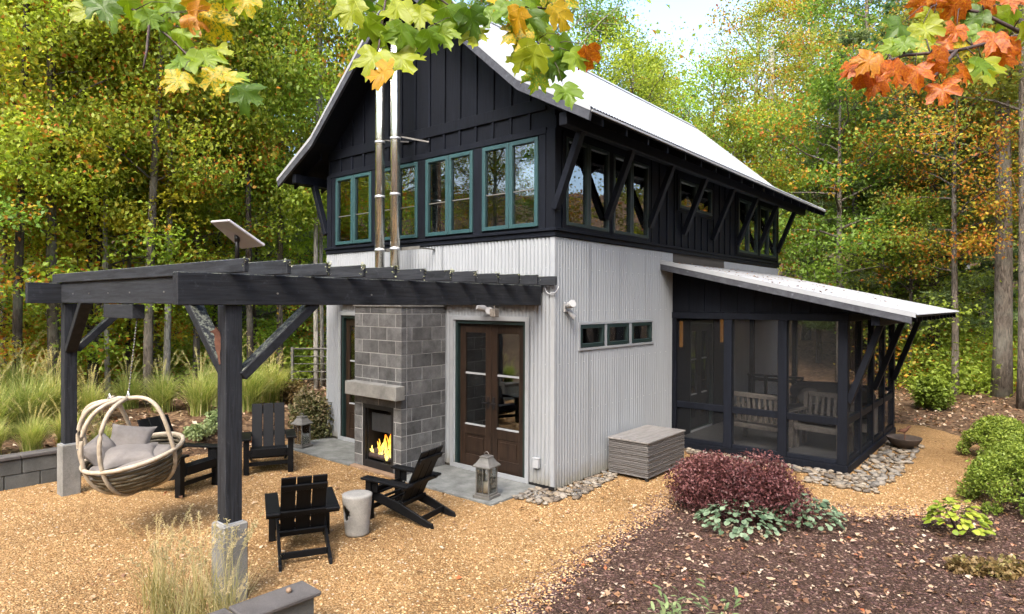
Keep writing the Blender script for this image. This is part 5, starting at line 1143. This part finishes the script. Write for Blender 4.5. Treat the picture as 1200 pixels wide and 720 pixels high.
# ------------------------------------------------------------------ grasses
def grass_mesh(seed, nbl, h, spread, w, plumes=0, droop=.6):
    r = np.random.default_rng(seed); k = 6; t = np.linspace(0,1,k)[None,:,None]
    az = r.uniform(0,6.28,nbl); b0 = r.normal(0,.07,(nbl,2)); hh = h*r.uniform(.55,1.1,nbl); ln = spread*r.uniform(.2,1.1,nbl)
    dx = np.cos(az)[:,None]; dy = np.sin(az)[:,None]; tt = t[...,0]
    X = b0[:,:1]+dx*ln[:,None]*tt**1.6; Y = b0[:,1:]+dy*ln[:,None]*tt**1.6; Z = hh[:,None]*(tt*1.25-droop*.55*tt**2.6*(ln/spread)[:,None]-.2*tt**2)
    ww = w*(1-tt**1.5*.93)*r.uniform(.7,1.3,nbl)[:,None]; px = -dy*ww; py = dx*ww
    A_ = np.stack([X-px,Y-py,Z],-1); B_ = np.stack([X+px,Y+py,Z],-1); V = np.stack([A_,B_],2).reshape(nbl,k*2,3)
    q = np.array([(2*i,2*i+1,2*i+3,2*i+2) for i in range(k-1)]); F = (q[None]+(np.arange(nbl)*k*2)[:,None,None]).reshape(-1,4); tone = np.repeat(np.clip(r.normal(.42,.22,nbl),0,1),k-1)
    Vs = [V.reshape(-1,3)]; Fs = [F]; Ts = [tone]; off = nbl*k*2
    for p in range(plumes):
        a = r.uniform(0,6.28); hp_ = h*r.uniform(1.05,1.45); ln_ = spread*r.uniform(.25,.85); tq = np.linspace(0,1,9)
        ctr = np.stack([math.cos(a)*ln_*tq**2, math.sin(a)*ln_*tq**2, hp_*(tq*1.1-.1*tq**3)],1); sw = np.array([-math.sin(a),math.cos(a),0])*.0016
        v = np.stack([ctr-sw,ctr+sw],1).reshape(-1,3); q9 = np.array([(2*i_,2*i_+1,2*i_+3,2*i_+2) for i_ in range(8)]); Vs.append(v); Fs.append(q9+off); off += 18; Ts.append(np.full(8,.7))
        n_ = 80; s_ = r.uniform(.74,1,n_); P = np.stack([np.interp(s_,tq,ctr[:,k_]) for k_ in range(3)],1)+r.normal(0,.006,(n_,3)); v, f = leaves_np(P, r.uniform(.014,.034,n_), -.1, -.5, .22, .05, r); Vs.append(v.reshape(-1,3)); Fs.append(f+off); off += n_*4; Ts.append(r.uniform(.7,1,n_))
    return mesh_np('blades', np.concatenate(Vs), np.concatenate(Fs), np.concatenate(Ts))
GR = [grass_mesh(i, 620, .95, .75, .0065, 14) for i in range(3)]
for me in GR: me.materials.append(M['grass'])
k_ = 0
for (u_,d_,s_) in [(-70,10.3,1.0),(-15,10.0,1.05),(30,10.6,1.1),(62,11.4,1.0),(20,12.2,1.15),(105,11.6,.8),(150,12.8,.85),(190,12.6,.9),(235,12.4,1.0),(262,13.4,1.2),(292,12.9,1.15),(318,13.8,1.05),(-40,12.2,1.1),(70,13.2,1.1)]:
    x_, y_ = at_ud(u_, d_); o = empty('ornamental_grass', (x_,y_,float(th(x_,y_))-.03), random.uniform(0,6), 'tall arching green-gold ornamental grass clump in the bed behind the fire area' if u_ > 90 else 'tall feathery ornamental grass clump above the low block wall', 'ornamental grass', 'grass clumps behind the yard' if u_ > 90 else 'grass clumps above the low wall'); o.scale = (s_,)*3; link('blades', GR[k_ % 3], None, o); k_ += 1
for i in range(7):
    x_, y_ = -6.25-.18*(i % 2), -6.3+i*.46; o = empty('ornamental_grass', (x_,y_,float(th(x_,y_))-.03), random.uniform(0,6), 'green grass clump growing right behind the low block wall', 'ornamental grass', 'grass clumps right behind the wall'); o.scale = (.62,)*3; link('blades', GR[i % 3], None, o)
DG = [grass_mesh(20+i, 90, .62, .42, .0035, 9, .5) for i in range(2)]
for me in DG: me.materials.append(M['drygrass'])
for i,(x_,y_,s_) in enumerate([(-.02,-4.78,1.05),(.28,-4.72,1.0),(-.35,-4.95,.95),(.10,-4.98,.8),(-.66,-4.88,.9),(.5,-4.86,.7)]):
    o = empty('dry_grass', (x_,y_,.0), random.uniform(0,6), 'wispy straw-coloured grass tuft in front of the near pergola pier', 'grass', 'dry tufts by the near pier'); o.scale = (s_,)*3; link('blades', DG[i % 2], None, o)
x = np.concatenate([rng.normal(-.1,.5,500)]); y = np.concatenate([rng.normal(-4.95,.16,500)]); 
# ------------------------------------------------------------------ garden shrubs and perennials
def mound(name, x_, y_, rx, ry, h, n, ls, mt, label, cat, seed, up=.6, lumps=14, group=None, shell=.75, droop=.2, lr=(.25,.42), lk=.72):
    if mt == M['boxleaf'] and name == 'boxwood': lumps, lr, lk, up = 110, (.13,.20), .86, .25
    r = np.random.default_rng(seed); o = empty(name, (x_,y_,float(th(x_,y_)) if mt != M['jmaple'] else 0), 0, label, cat, group)
    a = r.uniform(0,6.28,lumps); rr = np.sqrt(r.uniform(0,1,lumps))*(.82 if lk < .8 else 1.0); lc = np.stack([rr*np.cos(a), rr*np.sin(a), np.sqrt(np.maximum(0,1-rr**2))*(r.uniform(.55,.95,lumps) if lk < .8 else r.uniform(.9,1,lumps))],1); rk = r.uniform(*lr,lumps)
    ci = r.integers(0,lumps,n); d = unit(r.normal(0,1,(n,3))); P = lc[ci]*lk+d*(r.uniform(shell,1,n)*rk[ci])[:,None]
    P[:,2] = np.maximum(P[:,2], .02+r.uniform(0,.1,n)); P = P*np.array([rx,ry,h])
    V, F = leaves_np(P, ls*r.uniform(.6,1.4,n), up, droop, .6, .15, r); t = np.clip(.35*(P[:,2]/h)+.3*r.uniform(0,1,lumps)[ci]+.4*r.uniform(0,1,n),0,1)
    f_ = link('foliage', mesh_np('foliage', V, F, t), mt, o)
    st = MB(); st.tube([(0,0,-.05),(.02,0,h*.25),(.05,.03,h*.45)],[.035,.03,.02],7); o2 = st.build('stem', M['twig'], o)
    for k in range(5):
        MB().tube([(.02,0,h*.2),Vector(lc[k])*.5*Vector((1,1,1)).x*rx, (lc[k][0]*rx*.7,lc[k][1]*ry*.7,lc[k][2]*h*.7)],[.016,.012,.005],5).build('limb', M['twig'], o)
    return o
mound('japanese_maple', 2.18,.86,1.18,.95,.80,30000,.036,M['jmaple'],'low mounded purple-red maple shrub in front of the screened porch','shrub',11,.4,20,None,.5,.6)
mound('boxwood', 4.66,6.35,.62,.62,.74,16000,.038,M['boxleaf'],'smaller round clipped green bush behind, nearest the big trunk','shrub',12,.5,26,'clipped round bushes')
mound('boxwood', 5.10,3.35,.78,.80,.86,22000,.036,M['boxleaf'],'large round clipped green bush in front at the right edge','shrub',13,.5,30,'clipped round bushes')
mound('boxwood', 5.28,4.85,.75,.72,.90,14000,.038,M['boxleaf'],'clipped green bush between the other two at the right edge','shrub',14,.5,26,'clipped round bushes')
x_, y_ = at_ud(367,12.3); o = mound('flowering_shrub', x_,y_,.62,.62,1.1,6000,.06,M['fadedshrub'],'tall bushy green shrub with faded tops beside the left house corner','shrub',15,.5,16)
x_, y_ = at_ud(1092,15.5); mound('green_shrub', x_,y_,.5,.5,.95,2500,.09,M['boxleaf'],'bright green shrub on the leaf litter beyond the porch','shrub',16,.8,12)
for (u_,d_,l_) in ((258,11.8,'silvery low plant at the foot of the grasses behind the far chair'),(238,11.3,'silvery low plant between the grasses and the hanging chair')):
    x_, y_ = at_ud(u_,d_); mound('lavender', x_,y_,.35,.35,.32,900,.06,M['sageleaf'],l_,'plant',int(u_),.3,8)
x_, y_ = at_ud(342,14.0); mound('orange_shrub', x_,y_,.45,.45,.5,1200,.07,M['dryweed'],'small orange-brown shrub on the path behind the grasses','shrub',18,.6,8)
def round_leaf(name, mt, lobes=0, cup=.15):
    n = 14; vs = [(0,.0,0)]; 
    for j in range(n):
        a = 2*math.pi*j/n; rr = (.5*(1+.10*math.cos(lobes*a)) if lobes else .5*(1-.12*math.cos(a)*0)); vs.append((rr*math.cos(a)*.85, .5+rr*math.sin(a), cup*(rr*math.cos(a))**2*2-.12*(.5+rr*math.sin(a))**2))
    vs[0] = (0,.45,.0); fs = [(0,1+j,1+(j+1)%n) for j in range(n)]; me = MB().add(vs,fs,True).mesh(name); me.materials.append(mt); return me
def perennial(name, x_, y_, rx, h, n, ls, me, label, cat, seed, group=None):
    r = random.Random(seed); o = empty(name, (x_,y_,.012), 0, label, cat, group)
    for k in range(n):
        a = r.uniform(0,6.28); q = math.sqrt(r.uniform(0,1)); z_ = h*(1-.75*q*q)*r.uniform(.6,1.05)+.03
        l = link('leaf', me, None, o, (q*rx*math.cos(a), q*rx*math.sin(a), z_), (r.uniform(-.2,.5)-.5*q,r.uniform(-.35,.35),a-math.pi/2+r.uniform(-.7,.7))); s_ = ls*r.uniform(.65,1.25); l.scale = (s_,s_,s_)
    for k in range(8):
        a = r.uniform(0,6.28); MB().tube([(0,0,-.01),(rx*.3*math.cos(a),rx*.3*math.sin(a),h*.5),(rx*.6*math.cos(a),rx*.6*math.sin(a),h*.75)],.004,4).build('stalk', M['twig'], o)
    return o
rl1 = round_leaf('leaf', M['silverleaf']); rl2 = round_leaf('leaf', M['limeleaf'], 3); rl3 = round_leaf('leaf', M['sageleaf'])
perennial('silver_leaf_plant', 2.50,.22,.46,.26,290,.066,rl1,'clump of round silvery green leaves below the left half of the purple maple','plant',1,'silver-leaved ground plants')
perennial('silver_leaf_plant', 3.02,.95,.42,.27,250,.066,rl1,'clump of round silvery green leaves at the right edge of the purple maple','plant',2,'silver-leaved ground plants')
perennial('lime_leaf_plant', 4.46,1.62,.28,.42,190,.075,rl2,'bright lime-yellow leafy plant alone on the mulch','plant',3)
def sprig(x_, y_, h, n, label, seed):
    r = random.Random(seed); o = empty('leafy_sprig', (x_,y_,.01), 0, label, 'plant')
    for s_ in range(n):
        a = r.uniform(0,6.28); ln = r.uniform(.05,.22); pts = [Vector((ln*t*math.cos(a),ln*t*math.sin(a),h*t*r.uniform(.95,1.05))) for t in np.linspace(0,1,5)]
        MB().tube(pts,.003,4).build('stem', M['twig'], o)
        for k in range(11):
            t = .25+.75*k/10; p = Vector((ln*t*math.cos(a),ln*t*math.sin(a),h*t)); l = link('leaf', rl3, None, o, p, (r.uniform(.1,.8),r.uniform(-.3,.3),r.uniform(0,6.28))); l.scale = (.032,.075,.06)
    return o
sprig(3.02,-2.70,.36,9,'small green sprig at the bottom of the mulch, the left one','5'); sprig(3.32,-2.45,.40,4,'small green sprig at the bottom of the mulch, the right one','6')
for i,(u_,v_) in enumerate(((1128,672),(1165,676),(1190,672))):
    d_ = 2.6*FPX/(v_-360); x_, y_ = at_ud(u_,d_); mound('dry_weeds', x_,y_,.24,.2,.16,420,.05,M['dryweed'],['low dry brown weeds below the lime plant, leftmost tuft','low dry brown weeds below the lime plant, middle tuft','low dry brown weeds by the right edge of the mulch'][i],'plant',40+i,.3,7)
n_ = 150; xx = rng.uniform(.08,3.7,n_)*rng.uniform(.3,1,n_); yy = 3.3+rng.exponential(2.2,n_)%5.4; P = np.stack([xx,yy,np.array([prz(v) for v in xx])+.004],1); V, F = leaves_np(P, rng.uniform(.03,.075,n_), 1.6, 0, .6, .12)
tag(link('roof_leaves', mesh_np('roof_leaves', V, F, rng.uniform(0,.45,n_)), M['litterleaf']), 'brown leaves and needles lying on the white porch roof', 'leaves', None, 'stuff')
# ------------------------------------------------------------------ near maple branches hanging into the top of the view
def maple_leaf_mesh(seed):
    r = random.Random(seed)
    half = [(0,1.0),(.05,.88),(.10,.84),(.20,.82),(.17,.70),(.19,.60),(.30,.62),(.40,.70),(.53,.74),(.50,.62),(.58,.52),(.50,.45),(.44,.36),(.40,.29),(.50,.22),(.56,.13),(.44,.08),(.36,.0),(.22,-.05),(.09,-.03),(.02,.03)]
    pts = half+[(-x_,y_) for x_,y_ in reversed(half[1:])]; pts = [(x_*r.uniform(.9,1.1), y_*r.uniform(.95,1.05)) for x_,y_ in pts]
    fold = r.uniform(.1,.6); curl = r.uniform(-.5,.7); tw = r.uniform(-.5,.5)
    def z(x_,y_): return fold*abs(x_)*.6-curl*y_*y_*.5-.45*x_*x_+tw*x_*y_+.06*math.sin(9*x_+7*y_+seed)
    n = len(pts); c0 = (0,.32); mid = [(c0[0]+(x_-c0[0])*.5, c0[1]+(y_-c0[1])*.5) for x_,y_ in pts]
    vs = [(*c0,z(*c0))]+[(x_,y_,z(x_,y_)) for x_,y_ in mid]+[(x_,y_,z(x_,y_)) for x_,y_ in pts]
    fs = [(0,1+j,1+(j+1)%n) for j in range(n)]+[(1+j,1+n+j,1+n+(j+1)%n,1+(j+1)%n) for j in range(n)]
    me = MB().add(vs,fs,True).mesh('leaf'); me.materials.append(M['mapleleaf']); return me
ML = [maple_leaf_mesh(i) for i in range(14)]
LG1 = [(.14,.24,.008),(.21,.31,.01),(.08,.155,.01),(.29,.34,.01)]
def branch(label, paths, leaves_, size, name='maple_branch'):
    root_p = at(*paths[0][0]); o = empty(name, root_p, 0, label, 'branch', 'maple branches overhead')
    for pth in paths:
        pts = [Vector(at(*p)-root_p) for p in pth]; k = len(pts); MB().tube(pts,[.0028*(1-.6*i/k)+.0009 for i in range(k)],6).build('twig', M['twig'], o)
    for (u_,v_,d_,au,rot) in leaves_:
        p = at(u_,v_,d_)-root_p; me = random.choice(ML)
        # the leaf blade hangs: its length runs along the given bearing in the view, tilted at random
        ang = R(rot); dl = Vector(RT*math.sin(ang)-UP*math.cos(ang)*.9+FW*random.uniform(-.5,.5)).normalized()
        nr = Vector(-FW*1.0+UP*random.uniform(.1,.9)+RT*random.uniform(-.6,.6)); nr = (nr-dl*nr.dot(dl)).normalized(); sx = dl.cross(nr)
        mm = Matrix((sx,dl,nr)).transposed().to_4x4(); s_ = size*random.uniform(.8,1.2)*d_/1.75; l = link('leaf', me, None, o); l.matrix_local = Matrix.Translation(Vector(p)-dl*s_*.35) @ mm @ Matrix.Scale(s_,4)
        c = random.choice(LG1); l.color = (*c, au)
        base = Vector(p)-dl*s_*.35; cand = []
        for pth in paths:
            pp = [Vector(at(*q)-root_p) for q in pth]
            for a_, b_ in zip(pp, pp[1:]):
                for t_ in (0,.25,.5,.75,1): cand.append(a_.lerp(b_, t_))
        tgt = min(cand, key=lambda q: (q-base).length+max(0,base.z-q.z)*1.5)
        if (tgt-base).length < .22:
            midp = (tgt+base)/2+Vector((0,0,.012)); MB().tube([base,midp,tgt],[.0008,.0009,.0014],5).build('leaf_stalk', M['twig'], o)
def rl_(n, box_, d0, d1, au0, au1): return [(random.uniform(box_[0],box_[2]), random.uniform(box_[1],box_[3]), random.uniform(d0,d1), random.uniform(au0,au1), random.uniform(-60,60)) for _ in range(n)]
random.seed(21)
cl = [(410,20,1.7,.02,-20),(400,8,1.75,.1,-40),(432,40,1.7,.1,10),(437,75,1.65,.02,-15),(450,92,1.6,.75,-80),(472,78,1.7,.0,30),(480,55,1.72,.12,10),(505,52,1.66,.1,25),(520,48,1.7,.05,20),(492,25,1.75,.0,0),(465,18,1.7,.02,-20),(540,22,1.72,.05,40),(553,30,1.7,.0,15),(515,12,1.76,.0,20),(448,50,1.7,.08,0),(425,5,1.74,.1,-30),(470,45,1.68,.0,-10),(530,30,1.7,.02,30),(575,24,1.72,.1,45),(590,10,1.75,.65,40),
 (597,20,1.7,.0,10),(605,28,1.66,.75,-20),(620,32,1.7,.15,0),(632,12,1.75,.3,30),(655,24,1.7,.7,30),(645,5,1.76,.55,20),(662,5,1.78,.55,50),(634,46,1.72,.1,20),(608,45,1.7,.6,-60),(660,62,1.7,.1,20),(675,75,1.68,.0,40),(690,72,1.7,.95,10),(625,72,1.66,.0,-20),(640,78,1.7,.02,20),(652,86,1.7,.0,35),(630,97,1.68,.45,-10),(664,115,1.66,.2,20),(612,76,1.72,.0,-30),(555,50,1.74,.0,0),(455,5,1.76,.0,0),(500,2,1.76,.1,10)]
branch('hanging maple branch with green leaves in front of the gable and steel pipes', [[(470,-60,1.8),(452,0,1.75),(446,40,1.72),(441,75,1.68)],[(585,-50,1.85),(592,5,1.76),(622,40,1.72),(648,70,1.7)],[(470,-60,1.8),(510,-5,1.76),(545,20,1.73)],[(592,5,1.76),(640,10,1.75),(665,8,1.76)]], [(u,v-7,d,a,q) for u,v,d,a,q in cl], .086)
random.seed(22)
cl = [(120,12,1.6,.1,20),(150,8,1.65,.15,0),(175,25,1.6,.05,30),(200,15,1.62,.1,20),(215,45,1.6,.0,25),(195,40,1.62,.1,0),(225,5,1.65,.75,0),(230,25,1.6,.8,60),(252,30,1.6,.6,30),(240,75,1.6,.15,30),(255,65,1.62,.1,20),(252,92,1.58,.6,20),(207,98,1.58,.6,-20),(212,78,1.62,.2,-10),(265,100,1.58,.55,30),(288,112,1.58,.0,60),(275,98,1.6,.25,20),(160,30,1.64,.2,-30),(130,25,1.66,.3,-30),(100,15,1.68,.4,-40),(290,5,1.65,.6,20),(278,0,1.66,.3,0),(185,3,1.66,.05,0),(110,0,1.68,.3,-20)]
branch('maple branch with yellow-green leaves at the top left corner', [[(120,-60,1.8),(140,0,1.68),(175,25,1.64),(200,45,1.62),(235,80,1.6),(262,95,1.6)],[(175,25,1.64),(172,60,1.62),(168,80,1.6)]], [(u,v-4,d,a,q) for u,v,d,a,q in cl], .082)
random.seed(23)
cl = [(1000,80,1.15,.95,-60),(1010,90,1.15,.9,-30),(1018,75,1.12,.8,-40),(1030,85,1.15,.85,-10),(1025,100,1.15,.9,-20),(1050,85,1.1,.9,10),(1045,60,1.15,.02,-40),(1060,55,1.12,.0,-20),(1052,35,1.18,.0,-50),(1078,60,1.15,.5,-20),(1085,40,1.15,.05,0),(1090,25,1.2,.0,-40),(1100,70,1.12,.9,-10),(1075,90,1.12,.95,0),(1095,85,1.12,1.0,10),(1110,55,1.15,1.0,-40),(1120,40,1.15,.95,-20),(1105,110,1.12,.9,-5),(1130,60,1.15,.6,-30),(1150,80,1.12,.05,20),(1155,85,1.15,.1,10),(1165,50,1.15,.9,-30),(1140,25,1.2,.05,-50),(1160,15,1.2,.9,-40),(1120,10,1.2,.9,-30),(1180,25,1.2,.2,-20),(1190,60,1.15,.95,-20),(1175,70,1.15,.9,-10),(1080,10,1.22,.9,-30),(1095,5,1.22,.8,0),(1185,5,1.2,1.0,0),(1130,90,1.12,1.0,0),(1200,40,1.15,.4,0),(1145,45,1.18,.3,-30)]
branch('maple branch with orange and red autumn leaves at the top right corner', [[(1330,10,1.3),(1200,40,1.18),(1120,60,1.14),(1060,65,1.13),(1030,75,1.13)],[(1200,40,1.18),(1150,15,1.2),(1100,5,1.22)],[(1120,60,1.14),(1095,90,1.12)]], [(u,v-4,d,a,q) for u,v,d,a,q in cl], .072)

# ------------------------------------------------------------------ labels of look-alikes: told apart by their order across the picture
ORD = ['first','second','third','fourth','fifth','sixth','seventh','eighth','ninth','tenth','eleventh','twelfth','thirteenth','fourteenth','fifteenth','sixteenth']
by = {}
for o in bpy.data.objects:
    if o.parent is None and 'label' in o and 'reflect' not in o['label']: by.setdefault(o['label'], []).append(o)
for lb, os_ in by.items():
    if len(os_) < 2 or lb.count(' ') > 11: continue
    def col_of(o):
        d = np.array(o.location)-CAM; return (d@RT)/max(.1, d@FW)
    os_.sort(key=col_of)
    for i, o in enumerate(os_):
        o['label'] = (lb+', %s from the left' % ORD[min(i,15)]) if i < len(os_)-1 else lb+', rightmost one'
